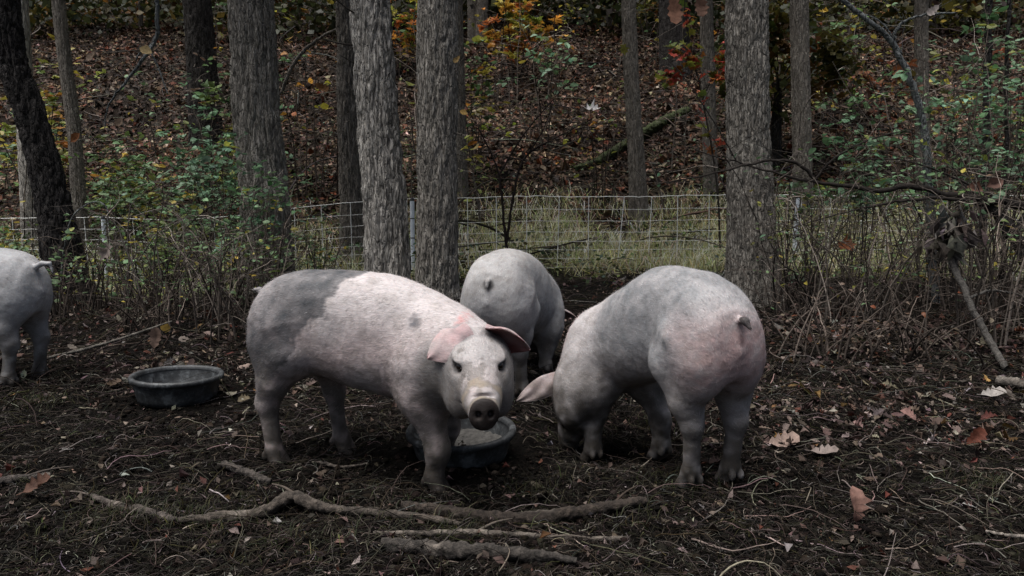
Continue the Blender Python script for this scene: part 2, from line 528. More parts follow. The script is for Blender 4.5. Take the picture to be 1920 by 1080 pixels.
class Field:
    def __init__(s, lo, hi, step):
        s.lo, s.step = np.array(lo, float), step
        s.ax = [np.arange(lo[i], hi[i], step) for i in range(3)]
        s.f = np.full([len(a) for a in s.ax], 9.0, np.float32)
    def _sl(s, lo, hi):
        r = []
        for i in range(3):
            a = max(int((lo[i] - s.lo[i]) / s.step), 0)
            b = min(int((hi[i] - s.lo[i]) / s.step) + 2, len(s.ax[i]))
            if b <= a: return None
            r.append(slice(a, b))
        return tuple(r)
    def put(s, fn, lo, hi, k, sub=False):
        sl = s._sl(np.array(lo) - k - .012, np.array(hi) + k + .012)
        if sl is None: return
        X = s.ax[0][sl[0]][:, None, None]; Y = s.ax[1][sl[1]][None, :, None]; Z = s.ax[2][sl[2]][None, None, :]
        d = fn(X, Y, Z).astype(np.float32)
        s.f[sl] = smin(s.f[sl], d, k) if not sub else -smin(-s.f[sl], d, k)
    def cone(s, a, b, ra, rb, k=.03, sub=False):
        a, b = np.array(a, float), np.array(b, float)
        ab = b - a; l2 = float(ab @ ab)
        def fn(X, Y, Z):
            t = np.clip(((X - a[0]) * ab[0] + (Y - a[1]) * ab[1] + (Z - a[2]) * ab[2]) / l2, 0, 1)
            return np.sqrt((X - a[0] - t * ab[0]) ** 2 + (Y - a[1] - t * ab[1]) ** 2 + (Z - a[2] - t * ab[2]) ** 2) - (ra + (rb - ra) * t)
        r = max(ra, rb)
        s.put(fn, np.minimum(a, b) - r, np.maximum(a, b) + r, k, sub)
    def ell(s, c, rad, k=.03, Mx=None, sub=False):
        c, rad = np.array(c, float), np.array(rad, float)
        Mx = np.eye(3) if Mx is None else Mx
        def fn(X, Y, Z):
            q = [(X - c[0]) * Mx[0, i] + (Y - c[1]) * Mx[1, i] + (Z - c[2]) * Mx[2, i] for i in range(3)]
            k0 = np.sqrt(sum((q[i] / rad[i]) ** 2 for i in range(3)))
            k1 = np.sqrt(sum((q[i] / rad[i] ** 2) ** 2 for i in range(3)))
            return k0 * (k0 - 1) / np.maximum(k1, 1e-6)
        r = rad.max()
        s.put(fn, c - r, c + r, k, sub)
    def loft(s, secs, k=.03, p=2.25):
        """secs rows: x, z_top, z_bottom, half_width, y_centre"""
        S = np.array(secs, float)
        X0 = s.ax[0]
        xs = np.clip(X0, S[0, 0], S[-1, 0])
        def curve(c):
            dx = np.diff(S[:, 0]); m = np.gradient(S[:, c], S[:, 0])
            i = np.clip(np.searchsorted(S[:, 0], xs) - 1, 0, len(S) - 2)
            t = (xs - S[i, 0]) / dx[i]
            return (2 * t**3 - 3 * t**2 + 1) * S[i, c] + (t**3 - 2 * t**2 + t) * dx[i] * m[i] + (-2 * t**3 + 3 * t**2) * S[i + 1, c] + (t**3 - t**2) * dx[i] * m[i + 1]
        zt, zb, hw, yc = curve(1), curve(2), curve(3), curve(4)
        ex = np.maximum(S[0, 0] - X0, 0) + np.maximum(X0 - S[-1, 0], 0)
        zc, hh = (zt + zb) / 2, (zt - zb) / 2
        Y = s.ax[1][None, :, None]; Z = s.ax[2][None, None, :]
        B = lambda v: v[:, None, None]
        rho = (np.abs((Y - B(yc)) / B(hw)) ** p + np.abs((Z - B(zc)) / B(hh)) ** p) ** (1 / p)
        d = (rho - 1) * B(np.minimum(hw, hh)) + B(ex) * 3.5
        s.f = smin(s.f, d.astype(np.float32), k)
    def mesh(s, smooth=3):
        f = s.f
        nx, ny, nz_ = f.shape
        ins = f < 0
        c = sum(ins[i:nx - 1 + i, j:ny - 1 + j, k:nz_ - 1 + k].astype(np.int8) for i in (0, 1) for j in (0, 1) for k in (0, 1))
        act = np.argwhere((c > 0) & (c < 8))
        ids = np.full((nx - 1, ny - 1, nz_ - 1), -1, np.int32)
        ids[tuple(act.T)] = np.arange(len(act))
        offs = np.array([(i, j, k) for i in (0, 1) for j in (0, 1) for k in (0, 1)])
        val = np.stack([f[act[:, 0] + o[0], act[:, 1] + o[1], act[:, 2] + o[2]] for o in offs], 1)
        acc = np.zeros((len(act), 3)); cnt = np.zeros(len(act))
        for a in range(8):
            for b in range(a + 1, 8):
                if np.abs(offs[a] - offs[b]).sum() != 1: continue
                va, vb = val[:, a], val[:, b]
                mm = (va < 0) != (vb < 0)
                t = np.where(mm, va / np.where(mm, va - vb, 1), 0)
                acc += np.where(mm[:, None], offs[a] + t[:, None] * (offs[b] - offs[a]), 0)
                cnt += mm
        V = s.lo + (act + acc / cnt[:, None]) * s.step
        F = []
        for ax in range(3):
            sh = [slice(None)] * 3; sh2 = [slice(None)] * 3
            sh[ax] = slice(0, -1); sh2[ax] = slice(1, None)
            e = np.argwhere(ins[tuple(sh)] != ins[tuple(sh2)])
            o1, o2 = [(1, 2), (2, 0), (0, 1)][ax]
            e = e[(e[:, o1] > 0) & (e[:, o2] > 0) & (e[:, o1] < f.shape[o1] - 1) & (e[:, o2] < f.shape[o2] - 1)]
            q = []
            for d1, d2 in ((1, 1), (0, 1), (0, 0), (1, 0)):
                g = e.copy(); g[:, o1] -= d1; g[:, o2] -= d2
                q.append(ids[tuple(g.T)])
            q = np.stack(q, 1)
            flip = ~ins[tuple(e.T)]
            q[flip] = q[flip][:, ::-1]
            F.append(q)
        F = np.concatenate(F)
        F = F[(F >= 0).all(1)]
        # light smoothing
        E = np.concatenate([F[:, [0, 1]], F[:, [1, 2]], F[:, [2, 3]], F[:, [3, 0]]])
        E = np.concatenate([E, E[:, ::-1]])
        deg = np.bincount(E[:, 0], minlength=len(V)).astype(float)
        for lam in [.5, -.52] * smooth + [.35]:
            L = np.stack([np.bincount(E[:, 0], weights=V[E[:, 1], i], minlength=len(V)) for i in range(3)], 1) / np.maximum(deg, 1)[:, None] - V
            V = V + lam * L
        return V, F

def vnormals(V, F):
    n = np.cross(V[F[:, 2]] - V[F[:, 0]], V[F[:, 3]] - V[F[:, 1]])
    N = np.zeros_like(V)
    for i in range(4):
        for c in range(3):
            N[:, c] += np.bincount(F[:, i], weights=n[:, c], minlength=len(V))
    return nrm(N)

def ear_mesh(base, d, nrm_out, L, Wd, droop, cup, twist=0.0, thick=.0045):
    """a leaf-shaped cupped ear; d = along, nrm_out = normal of the outer (hairy) face"""
    nu, nv = 22, 15
    d = np.array(d, float); d /= np.linalg.norm(d)
    n = np.array(nrm_out, float); n -= d * (n @ d); n /= np.linalg.norm(n)
    s_ = np.cross(d, n)
    P = []; Nn = []
    c = np.array(base, float); dd, n0, ss = d.copy(), n.copy(), s_.copy()
    for i in range(nu):
        u = i / (nu - 1)
        wv = Wd * (.50 + .5 * math.sin(min(u * 1.55 + .28, 1.57)) ** 1.2 * 1.0) * (1 - max(0, (u - .26) / .74) ** 1.4) ** .85 * .5
        wv = max(wv, .002)
        cu = cup * (1 - .55 * u)
        for j in range(nv):
            v = -1 + 2 * j / (nv - 1)
            ang = cu * v
            rad = wv / max(cu, .05)
            p = c + ss * (rad * math.sin(ang)) - n0 * (rad * (1 - math.cos(ang)))
            P.append(p + n0 * (.003 * math.sin(9 * u + 5 * v)))
            Nn.append(n0 * math.cos(ang) + ss * math.sin(ang))
        ang = -droop / nu * (1.6 * u + .2)
        rt = Matrix.Rotation(ang, 3, Vector(ss))
        dd = np.array(rt @ Vector(dd)); n0 = np.array(rt @ Vector(n0))
        rt = Matrix.Rotation(twist / nu, 3, Vector(dd))
        n0 = np.array(rt @ Vector(n0)); ss = np.array(rt @ Vector(ss))
        c = c + dd * (L / nu)
    P = np.array(P).reshape(nu, nv, 3); Nn = np.array(Nn).reshape(nu, nv, 3)
    th = np.full((nu, nv), thick); th[:, 0] = th[:, -1] = .0012; th[-1] = .0012
    th *= np.linspace(1.5, .8, nu)[:, None]
    O = P + Nn * th[..., None]; I = P - Nn * th[..., None]
    V = np.concatenate([O.reshape(-1, 3), I.reshape(-1, 3)])
    F = []
    g = lambda i, j: i * nv + j
    K = nu * nv
    for i in range(nu - 1):
        for j in range(nv - 1):
            F.append((g(i, j), g(i + 1, j), g(i + 1, j + 1), g(i, j + 1)))
            F.append((K + g(i, j), K + g(i, j + 1), K + g(i + 1, j + 1), K + g(i + 1, j)))
        F.append((g(i, 0), K + g(i, 0), K + g(i + 1, 0), g(i + 1, 0)))
        F.append((g(i, nv - 1), g(i + 1, nv - 1), K + g(i + 1, nv - 1), K + g(i, nv - 1)))
    for j in range(nv - 1):
        F.append((g(nu - 1, j), K + g(nu - 1, j), K + g(nu - 1, j + 1), g(nu - 1, j + 1)))
    inner = np.concatenate([np.zeros(K), np.ones(K)])
    uu = np.concatenate([np.repeat(np.linspace(0, 1, nu), nv)] * 2)
    F = np.array(F)
    # make faces point outwards
    cen = V[F].mean(1); fn = np.cross(V[F[:, 2]] - V[F[:, 0]], V[F[:, 3]] - V[F[:, 1]])
    ref = np.concatenate([Nn.reshape(-1, 3), -Nn.reshape(-1, 3)])[F].mean(1)
    fl = (fn * ref).sum(1) < 0
    F[fl] = F[fl][:, ::-1]
    return V, F, inner, uu

DEF_SECS = [(-.520, .600, .470, .062, 0), (-.505, .655, .435, .100, 0), (-.465, .712, .40, .132, 0), (-.37, .764, .372, .152, 0), (-.22, .786, .350, .166, 0),
            (-.05, .785, .312, .178, 0), (.12, .772, .290, .180, 0), (.25, .752, .302, .172, 0), (.36, .722, .340, .152, 0), (.45, .685, .375, .120, 0), (.52, .640, .43, .07, 0)]

def head_frame(poll, snout, roll=0.0):
    F = np.array(snout, float) - np.array(poll, float); F /= np.linalg.norm(F)
    up = np.array([0, 0, 1.0])
    if abs(F[2]) > .9: up = np.array([1.0, 0, 0]) * -np.sign(F[2]) * -1
    Lf = np.cross(up, F); Lf /= np.linalg.norm(Lf)
    U = np.cross(F, Lf)
    if roll:
        rt = Matrix.Rotation(roll, 3, Vector(F)); Lf = np.array(rt @ Vector(Lf)); U = np.array(rt @ Vector(U))
    return np.stack([F, Lf, U], 1)

def build_pig(label, O, yaw, feet, poll, snout, paint, ears, tail, secs=DEF_SECS, dz=lambda x: 0 * x, roll=0.0, step=.006, hairs=20000,
              neck_from=(.34, 0, .53), up_hint=None, head_scale=1.0, seed=1):
    rng = np.random.default_rng(seed)
    f3 = Field((-.72, -.62, -.16), (.92, .62, .92), step)
    S = [(x, zt + float(dz(np.array(x))), zb + float(dz(np.array(x))), hw, yc) for x, zt, zb, hw, yc in secs]
    f3.loft(S, .02)
    D = lambda x: float(dz(np.array(x)))
    for sy, ft in ((1, feet[0]), (-1, feet[1])):                        # hind legs
        ft = np.array(ft, float)
        f3.ell((-.345, sy * .082, .535 + D(-.33)), (.150, .090, .205), .045)
        f3.ell((-.405, sy * .086, .50 + D(-.33)), (.098, .078, .155), .05)
        stifle = np.array([-.285 + .35 * (ft[0] + .33), sy * .120, .465 + D(-.25)])
        hock = np.array([ft[0] - .034, (ft[1] * .6 + sy * .105 * .4), ft[2] + .275])
        fet = np.array([ft[0] - .012, ft[1], ft[2] + .085])
        f3.cone((-.33, sy * .092, .54 + D(-.33)), stifle, .108, .074, .045)
        mid = stifle * .40 + hock * .60 + np.array([-.020, 0, .0])
        f3.cone((-.405, sy * .104, .49 + D(-.33)), mid, .076, .057, .04)
        f3.cone(stifle, hock, .072, .035, .045)
        f3.cone(mid, hock, .056, .033, .03)
        f3.ell(hock + np.array([-.022, 0, .016]), (.024, .019, .044), .03)
        f3.cone(hock, fet, .037, .032, .03)
        hoof(f3, fet, ft)
    for sy, ft in ((1, feet[2]), (-1, feet[3])):                        # fore legs
        ft = np.array(ft, float)
        f3.ell((.255, sy * .100, .49 + D(.27)), (.120, .078, .20), .045)
        f3.cone((.28, sy * .105, .46 + D(.28)), (.255 + .3 * (ft[0] - .3), sy * .115, .36 + D(.26)), .105, .086, .05)
        knee = np.array([ft[0] + .004, (ft[1] * .8 + sy * .12 * .2), ft[2] + .185])
        fet = np.array([ft[0] - .012, ft[1], ft[2] + .082])
        f3.cone((.265 + .3 * (ft[0] - .3), sy * .115, .38 + D(.26)), knee, .088, .042, .05)
        f3.ell(knee + np.array([.006, 0, 0]), (.038, .035, .060), .03)
        f3.cone(knee, fet, .041, .036, .03)
        hoof(f3, fet, ft)
    Mh = head_frame(poll, snout, roll)
    if up_hint is not None:
        Fh = Mh[:, 0]; Uh = np.array(up_hint, float); Uh = Uh - Fh * (Uh @ Fh); Uh /= np.linalg.norm(Uh)
        Mh = np.stack([Fh, np.cross(Uh, Fh), Uh], 1)
    hs = head_scale
    poll = np.array(poll, float)
    H = lambda x, y, z: poll + Mh @ (np.array([x, y, z]) * hs)
    e = lambda c, r, k=.03, sub=False: f3.ell(H(*c), np.array(r) * hs, k, Mh, sub)
    nf = np.array(neck_from, float) + np.array([0, 0, D(neck_from[0])])
    f3.cone(nf, H(.035, 0, -.110), .170, .125 * hs, .07)
    f3.cone(nf + np.array([.02, 0, -.05]), H(.055, 0, -.165), .15, .095 * hs, .06)
    e((.055, 0, -.078), (.130, .106, .094), .03)                      # cranium
    for sy in (1, -1):
        e((.100, sy * .061, -.135), (.118, .058, .100), .03)          # cheeks and jowls
        e((.135, sy * .058, -.165), (.090, .052, .062), .03)
    f3.cone(H(.11, 0, -.086), H(.325, 0, -.080), .090 * hs, .047 * hs, .05)   # muzzle
    f3.cone(H(.12, 0, -.155), H(.285, 0, -.122), .076 * hs, .036 * hs, .03)    # lower jaw
    for sy in (1, -1):
        e((.245, sy * .032, -.090), (.075, .028, .036), .025)         # lip pads
        e((.132, sy * .064, -.012), (.036, .024, .008), .025)         # brow
        e((.158, sy * .070, -.068), (.036, .018, .012), .022)         # under the eye
        e((.160, sy * .076, -.035), (.024, .020, .014), .010, True)   # eye socket
    tl_ = R_(18)
    Rd = Mh @ np.array([[math.cos(tl_), 0, -math.sin(tl_)], [0, 1, 0], [math.sin(tl_), 0, math.cos(tl_)]])
    dc = lambda x, y, z: np.array([.352, 0, -.082]) + np.array([[math.cos(tl_), 0, -math.sin(tl_)], [0, 1, 0], [math.sin(tl_), 0, math.cos(tl_)]]) @ np.array([x, y, z])
    def ed(c, r, k, sub=False): f3.ell(H(*dc(*c)), np.array(r) * hs, k, Rd, sub)
    ed((-.020, 0, 0), (.030, .045, .047), .012)
    ed((.004, 0, 0), (.014, .0475, .051), .005)                       # snout disc
    for sy in (1, -1):
        ed((.018, sy * .0185, .004), (.022, .0095, .0130), .004, True)
    ed((-.026, 0, .050), (.008, .04, .008), .008, True)               # crease behind the disc
    for sy in (1, -1):                                                # mouth line
        f3.cone(H(.330, sy * .020, -.112), H(.215, sy * .066, -.118), .005, .006, .008, True)
    for a, b, ra, rb in tail:
        f3.cone(a, b, ra, rb, .008)
    V, F = f3.mesh()
    N = vnormals(V, F)
    inner = np.zeros(len(V)); isear = np.zeros(len(V)); uu = np.zeros(len(V))
    hl0 = (V - poll) @ Mh / hs
    amp = .5 + .5 * sstep(.30, .10, np.linalg.norm(hl0 - np.array([.16, 0, -.08]), axis=1)) * -1 + .5
    V = V + N * ((.0045 * noise3(V[:, 0] * 6 + seed, V[:, 1] * 6, V[:, 2] * 6) + .0016 * noise3(V[:, 0] * 15, V[:, 1] * 15 + seed, V[:, 2] * 15)
                  - .0030 * np.maximum(0, noise3(V[:, 0] * 22, V[:, 1] * 8 + seed, V[:, 2] * 8)) + .0012 * noise3(V[:, 0] * 40, V[:, 1] * 40, V[:, 2] * 40)) * amp)[:, None]
    N = vnormals(V, F)
    VV, FF = [V], [F]
    n0 = len(V)
    for er in ears:
        b = H(*er["base"]); d = Mh @ np.array(er["d"], float); nn = Mh @ np.array(er["n"], float)
        ev, ef, ei, eu = ear_mesh(b, d, nn, er.get("L", .17), er.get("W", .125), er.get("droop", .9), er.get("cup", .9), er.get("twist", 0))
        VV.append(ev); FF.append(ef + n0); n0 += len(ev)
        inner = np.concatenate([inner, ei]); isear = np.concatenate([isear, np.ones(len(ev))]); uu = np.concatenate([uu, eu])
    V = np.concatenate(VV); F = np.concatenate(FF)
    # pigment, mud and some painted shade
    hl = (V - poll) @ Mh / hs
    x, y, z = V[:, 0], V[:, 1], V[:, 2]
    n1 = noise3(x * 5, y * 5, z * 5 + seed); n2 = noise3(x * 22, y * 22, z * 22 + seed); n3 = noise3(x * 60, y * 60, z * 60)
    C = paint(V, x, y, z, hl, n1, n2, n3)
    mixc = lambda C, c, t: C * (1 - t[:, None]) + np.array(c) * t[:, None]
    dq = (hl - np.array([.352, 0, -.082])) @ np.array([[math.cos(tl_), 0, -math.sin(tl_)], [0, 1, 0], [math.sin(tl_), 0, math.cos(tl_)]])
    disc = sstep(-.006, .004, dq[:, 0]) * (np.abs(dq[:, 1]) < .06) * (np.abs(dq[:, 2]) < .065) * (1 - isear)
    C = mixc(C, (.012, .009, .008), disc * np.clip(.96 + .2 * n2, 0, .985))
    near = (np.abs(hl[:, 0] - .30) < .06) * (np.abs(hl[:, 1]) < .08) * (hl[:, 2] > -.18) * (hl[:, 2] < .05) * (1 - isear) * (1 - disc)
    C = mixc(C, (.30, .24, .17), near * sstep(.0, .5, n2 + .3 * n1) * .6)
    for sy in (1, -1):
        er_ = np.linalg.norm(hl - np.array([.152, sy * .066, -.035]), axis=1)
        C = mixc(C, (.045, .038, .038), (1 - sstep(.015, .036, er_ + .006 * n2)) * (1 - isear) * .55)
        tl = np.abs(hl[:, 1] - sy * (.066 - .25 * (hl[:, 0] - .15))) + .4 * np.abs(hl[:, 2] + .05)
        C = mixc(C, (.07, .055, .05), (1 - sstep(.006, .016, tl)) * (hl[:, 0] > .15) * (hl[:, 0] < .215) * (1 - isear) * .5)
    C = mixc(C, (.56, .35, .355), isear * (1 - inner) * np.clip(.48 + .5 * n2, 0, .85))
    C = mixc(C, (.20, .065, .06), inner * np.clip(.75 + .3 * n2, 0, 1))
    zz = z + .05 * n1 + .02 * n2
    C = mixc(C, (.125, .112, .10), (1 - sstep(.20, .52, zz)) * np.clip(.68 + .5 * n2 + .3 * n1, 0, .92))  # mud on belly and legs, deepened to paint in the shade low down
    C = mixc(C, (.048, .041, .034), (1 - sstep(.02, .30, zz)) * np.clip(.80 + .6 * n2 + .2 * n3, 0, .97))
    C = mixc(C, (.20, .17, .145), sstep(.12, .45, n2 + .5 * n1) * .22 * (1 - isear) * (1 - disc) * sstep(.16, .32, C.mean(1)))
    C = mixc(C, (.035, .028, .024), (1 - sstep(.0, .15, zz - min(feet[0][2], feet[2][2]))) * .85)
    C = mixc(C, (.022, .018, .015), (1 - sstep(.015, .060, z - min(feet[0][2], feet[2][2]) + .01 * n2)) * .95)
    C = mixc(C, (.016, .011, .010), disc * np.clip(.93 + .2 * n2, 0, .97))
    C = np.clip(C, .01, .75)
    root = empty("pig", (O[0], O[1], -.012), label, "pig", "pigs in the muddy pen", yaw)
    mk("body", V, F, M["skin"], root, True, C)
    for sy in (1, -1):
        me_v, me_f = uv_ball(H(.153, sy * .0615, -.034), .0165 * hs)
        mk("eye", me_v, me_f, M["eye"], root)
    # bristles lying back along the coat
    ok = (z[:len(N)] > .16) & (np.abs(hl[:len(N), 1]) + np.abs(hl[:len(N), 2]) < 9) & ~((hl[:len(N), 0] > .26) & (np.abs(hl[:len(N), 1]) < .1))
    ii = rng.choice(np.nonzero(ok)[0], hairs)
    p = V[ii] + rng.normal(0, step * .5, (hairs, 3))
    nn = N[ii]
    inhead = sstep(-.02, .06, hl[ii, 0]) * (np.linalg.norm(hl[ii] - np.array([.12, 0, -.08]), axis=1) < .26)
    flow = np.array([-1.0, 0, -.25]) * (1 - inhead[:, None]) + (-Mh[:, 0])[None] * inhead[:, None]
    flow = flow + rng.normal(0, .17, (hairs, 3))
    flow[:, 2] -= .35 * (1 - np.abs(nn[:, 2])) * (1 - inhead)
    t = nrm(flow - nn * (flow * nn).sum(1, keepdims=True))
    ln = rng.uniform(.007, .017, hairs)[:, None]
    sdv = np.cross(t, nn) * .00050
    p = p - nn * .001
    b1 = p + t * ln * .55 + nn * ln * .15
    b2 = p + t * ln + nn * ln * .10
    HV = np.stack([p - sdv, p + sdv, b1 + sdv * .8, b1 - sdv * .8, b2], 1).reshape(-1, 3)
    k = np.arange(hairs)[:, None] * 5
    hc = np.repeat(np.clip((.045 + 1.0 * C[ii]) * np.exp(rng.normal(0, .30, (hairs, 1))), .03, .85), 5, axis=0)
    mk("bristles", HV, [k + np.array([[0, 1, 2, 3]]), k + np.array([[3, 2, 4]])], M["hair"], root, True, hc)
    return root

def hoof(f3, fet, ft):
    fx = np.array(ft, float)
    for s in (1, -1):
        f3.cone(fet + np.array([.002, s * .012, 0]), fx + np.array([.012, s * .019, .030]), .029, .027, .02)
        f3.cone(fx + np.array([.014, s * .023, .030]), fx + np.array([.046, s * .020, .008]), .027, .017, .005)
        f3.ell(fx + np.array([-.042, s * .020, .058]), (.015, .012, .022), .008)

def uv_ball(c, r, a=14, b=9):
    V = []; F = []
    for i in range(b + 1):
        th = math.pi * i / b
        for j in range(a):
            ph = 2 * math.pi * j / a
            V.append((c[0] + r * math.sin(th) * math.cos(ph), c[1] + r * math.sin(th) * math.sin(ph), c[2] + r * math.cos(th)))
    for i in range(b):
        for j in range(a):
            F.append((i * a + j, (i + 1) * a + j, (i + 1) * a + (j + 1) % a, i * a + (j + 1) % a))
    return np.array(V), np.array(F)

def to_local(O, yaw, P):
    d = np.array(P, float) - np.array([O[0], O[1], 0])
    c, s = math.cos(yaw), math.sin(yaw)
    return np.array([d[0] * c + d[1] * s, -d[0] * s + d[1] * c, d[2]])

mixp = lambda C, c, t: C * (1 - t[:, None]) + np.array(c) * t[:, None]

# --- the pig facing the camera
OA, YA = (-.555, 2.905), R_(-18)
pollA = to_local(OA, YA, (-.128, 2.625, .592)); snA = to_local(OA, YA, (-.088, 2.295, .475))
def spot(V, O, yaw, px, py, Y, r):
    q = to_local(O, yaw, at(px, py, Y))
    return np.linalg.norm((V - q) / np.array(r), axis=1)
def paintA(V, x, y, z, hl, n1, n2, n3):
    C = np.tile(np.array([.505, .460, .455]), (len(V), 1)) * (1 + .06 * n1 + .03 * n2)[:, None]
    C = mixp(C, (.52, .36, .34), np.clip(.25 + .6 * n1, 0, .5) * sstep(.7, .45, z) )
    g = sstep(.025, -.01, x + .03 + (.78 - z) * .80 + .05 * n1 + .035 * n2 + .02 * n3)
    C = mixp(C, (.050, .054, .060), g * sstep(.18, .38, z + .06 * n1 + .03 * n2) * np.clip(.86 + .2 * n2 - .35 * sstep(-.25, -.45, x) * sstep(.5, .7, z), 0, 1))  # grey rump patch, lightened over its top as a painted hair sheen
    C = mixp(C, (.10, .10, .11), np.clip(1.3 - spot(V, OA, YA, 780, 597, 2.68, (.027, .18, .026)) + .5 * n3 + .3 * n2, 0, 1) * .9)
    C = mixp(C, (.58, .16, .15), np.clip(1.15 - spot(V, OA, YA, 850, 598, 2.56, (.024, .18, .020)) + .9 * n3, 0, 1) * .5)
    hd = sstep(-.02, .06, hl[:, 0]) * sstep(.27, .19, np.linalg.norm(hl - np.array([.16, 0, -.08]), axis=1) + .02 * n2)
    C = mixp(C, (.22, .205, .205), hd * np.clip(.35 + .6 * n2 + .5 * n1, 0, .75) * sstep(.24, .06, hl[:, 0]))
    C = mixp(C, (.27, .245, .235), hd * sstep(.022, .070, np.abs(hl[:, 1]) + .02 * n2) * .75)
    C = mixp(C, (.30, .285, .28), hd * .55)
    C = mixp(C, (.15, .140, .135), hd * sstep(.030, .065, np.abs(hl[:, 1]) + .015 * n2) * sstep(-.015, -.06, hl[:, 2] + .02 * n1) * .72)
    C = mixp(C, (.15, .135, .125), hd * sstep(.0, .25, n2 + .6 * n1 + .35 * n3) * .7)
    C = mixp(C, (.19, .17, .155), sstep(.56, .36, z + .06 * n1 + .03 * n2) * sstep(-.1, .3, n1 + .7 * n2 + .3 * n3) * .6)
    C = mixp(C, (.10, .095, .10), (1 - sstep(.02, .055, np.linalg.norm((hl - np.array([.03, 0, -.02])) * np.array([1, 0, .5]) + np.stack([0 * n1, np.abs(np.abs(hl[:, 1]) - .048), 0 * n1], 1), axis=1) + .02 * n2)) * .9)
    return C
build_pig("white pig with a dark grey rump facing the camera, muddy snout over the pan", OA, YA,
          [(-.215, .105, -.030), (-.395, -.115, -.035), (.265, .12, -.035), (.325, -.125, -.050)], pollA, snA, paintA,
          [dict(base=(-.010, .030, .012), d=(.22, .90, -.22), n=(-.84, -.26, .52), L=.190, W=.225, droop=.5, cup=.95, twist=-.1),
           dict(base=(.030, -.020, .030), d=(.36, -.86, -.30), n=(.16, .40, .90), L=.195, W=.215, droop=.45, cup=1.0, twist=-.1)],
          [((-.485, 0, .650), (-.535, .01, .690), .014, .010), ((-.535, .01, .690), (-.570, .02, .688), .010, .006)],
          secs=[(a, b, c, d, -.10 * max(0, (a - .15) / .37) ** 1.5) for a, b, c, d, e in DEF_SECS],
          dz=lambda x: -.05 * sstep(.0, .5, x), neck_from=(.33, -.05, .52), step=.0052, head_scale=1.05, hairs=42000, seed=1)

# --- the pig seen from behind at the right, rooting
OB, YB = (.585, 3.020), R_(115)
pollB = np.array([.440, .140, .285]); snB = np.array([.50, .165, -.09])
def paintB(V, x, y, z, hl, n1, n2, n3):
    C = np.tile(np.array([.495, .463, .460]), (len(V), 1)) * (1 + .06 * n1 + .03 * n2)[:, None]
    s = sstep(.27, .12, x + .06 * n1) * sstep(-.62, -.36, x + .05 * n1 + .03 * n2) * sstep(.32, .50, z + .07 * n1)
    C = mixp(C, (.19, .198, .208), s * np.clip(.75 + .3 * n2, 0, 1))
    pk = sstep(-.30, -.47, x + .06 * n1 + .03 * n2) * sstep(.70, .58, z + .05 * n1 + .02 * n2) * sstep(.30, .48, z + .04 * n1)
    C = mixp(C, (.48, .335, .325), pk * np.clip(.75 + .5 * n2 + .3 * n3, 0, .95))
    C = mixp(C, (.56, .36, .36), sstep(.36, .50, x) * .5)
    C = mixp(C, (.12, .07, .07), np.clip(1.4 - np.linalg.norm((V - np.array([-.512, 0, .578])) / np.array([.05, .013, .020]), axis=1), 0, 1) * .8)
    tm = (x < -.518) * (np.abs(y) < .024) * (z > .612)
    C = mixp(C, (.035, .030, .030), tm * .95)
    return C
build_pig("blue-grey backed pig at the right rooting head down, its large rump to the camera", OB, YB,
          [(-.325, .050, -.040), (-.345, -.125, -.040), (.265, .125, -.125), (.085, -.115, -.085)], pollB, snB, paintB,
          [dict(base=(.03, .070, -.045), d=(.42, 1.0, -.05), n=(-.55, .1, -.70), L=.25, W=.125, droop=.2, cup=.5),
           dict(base=(.0, -.075, -.035), d=(.15, -1.0, -.10), n=(-.3, -.1, 1), L=.17, W=.12, droop=.9, cup=.9)],
          [((-.485, 0, .655), (-.535, .0, .652), .014, .013), ((-.535, .0, .652), (-.560, 0, .632), .013, .009)],
          secs=[(a, b + (.02 if -.4 < a < .1 else 0), c + (.015 if a < .1 else .025), d * .96, e) for a, b, c, d, e in DEF_SECS],
          dz=lambda x: -.16 * sstep(-.15, .5, x), neck_from=(.34, .03, .52), up_hint=(1, 0, .25), step=.0055, hairs=40000, seed=2)

# --- the pig behind, rear view
OC, YC = (.03, 4.19), R_(73)
pollC = np.array([.50, -.02, .36]); snC = np.array([.66, -.03, .04])
def paintC(V, x, y, z, hl, n1, n2, n3):
    C = np.tile(np.array([.42, .41, .41]), (len(V), 1)) * (1 + .06 * n1 + .03 * n2)[:, None]
    C = mixp(C, (.36, .345, .335), np.clip(.35 + .7 * n1, 0, .7) * sstep(.35, .6, z))
    C = mixp(C, (.055, .05, .05), (1 - sstep(.022, .040, np.linalg.norm(V - np.array([-.51, 0, .625]), axis=1) + .008 * n2)) * .85)
    return C
build_pig("pale grey pig in the middle behind the front pig, rump to the camera", OC, YC,
          [(-.32, .115, -.025), (-.29, -.115, -.025), (.30, .115, -.02), (.20, -.120, -.02)], pollC, snC, paintC,
          [dict(base=(.0, .075, -.03), d=(.1, 1.0, -.10), n=(-.4, .1, 1), L=.17, W=.12, droop=.8, cup=.8),
           dict(base=(.0, -.075, -.03), d=(.1, -1.0, -.0), n=(-.4, -.1, 1), L=.18, W=.12, droop=.8, cup=.8)],
          [((-.48, 0, .655), (-.520, .0, .645), .014, .013), ((-.520, .0, .645), (-.535, 0, .622), .013, .010)],
          dz=lambda x: -.14 * sstep(-.20, .5, x), neck_from=(.34, 0, .52), up_hint=(1, 0, .25), step=.0065, hairs=24000, seed=3)

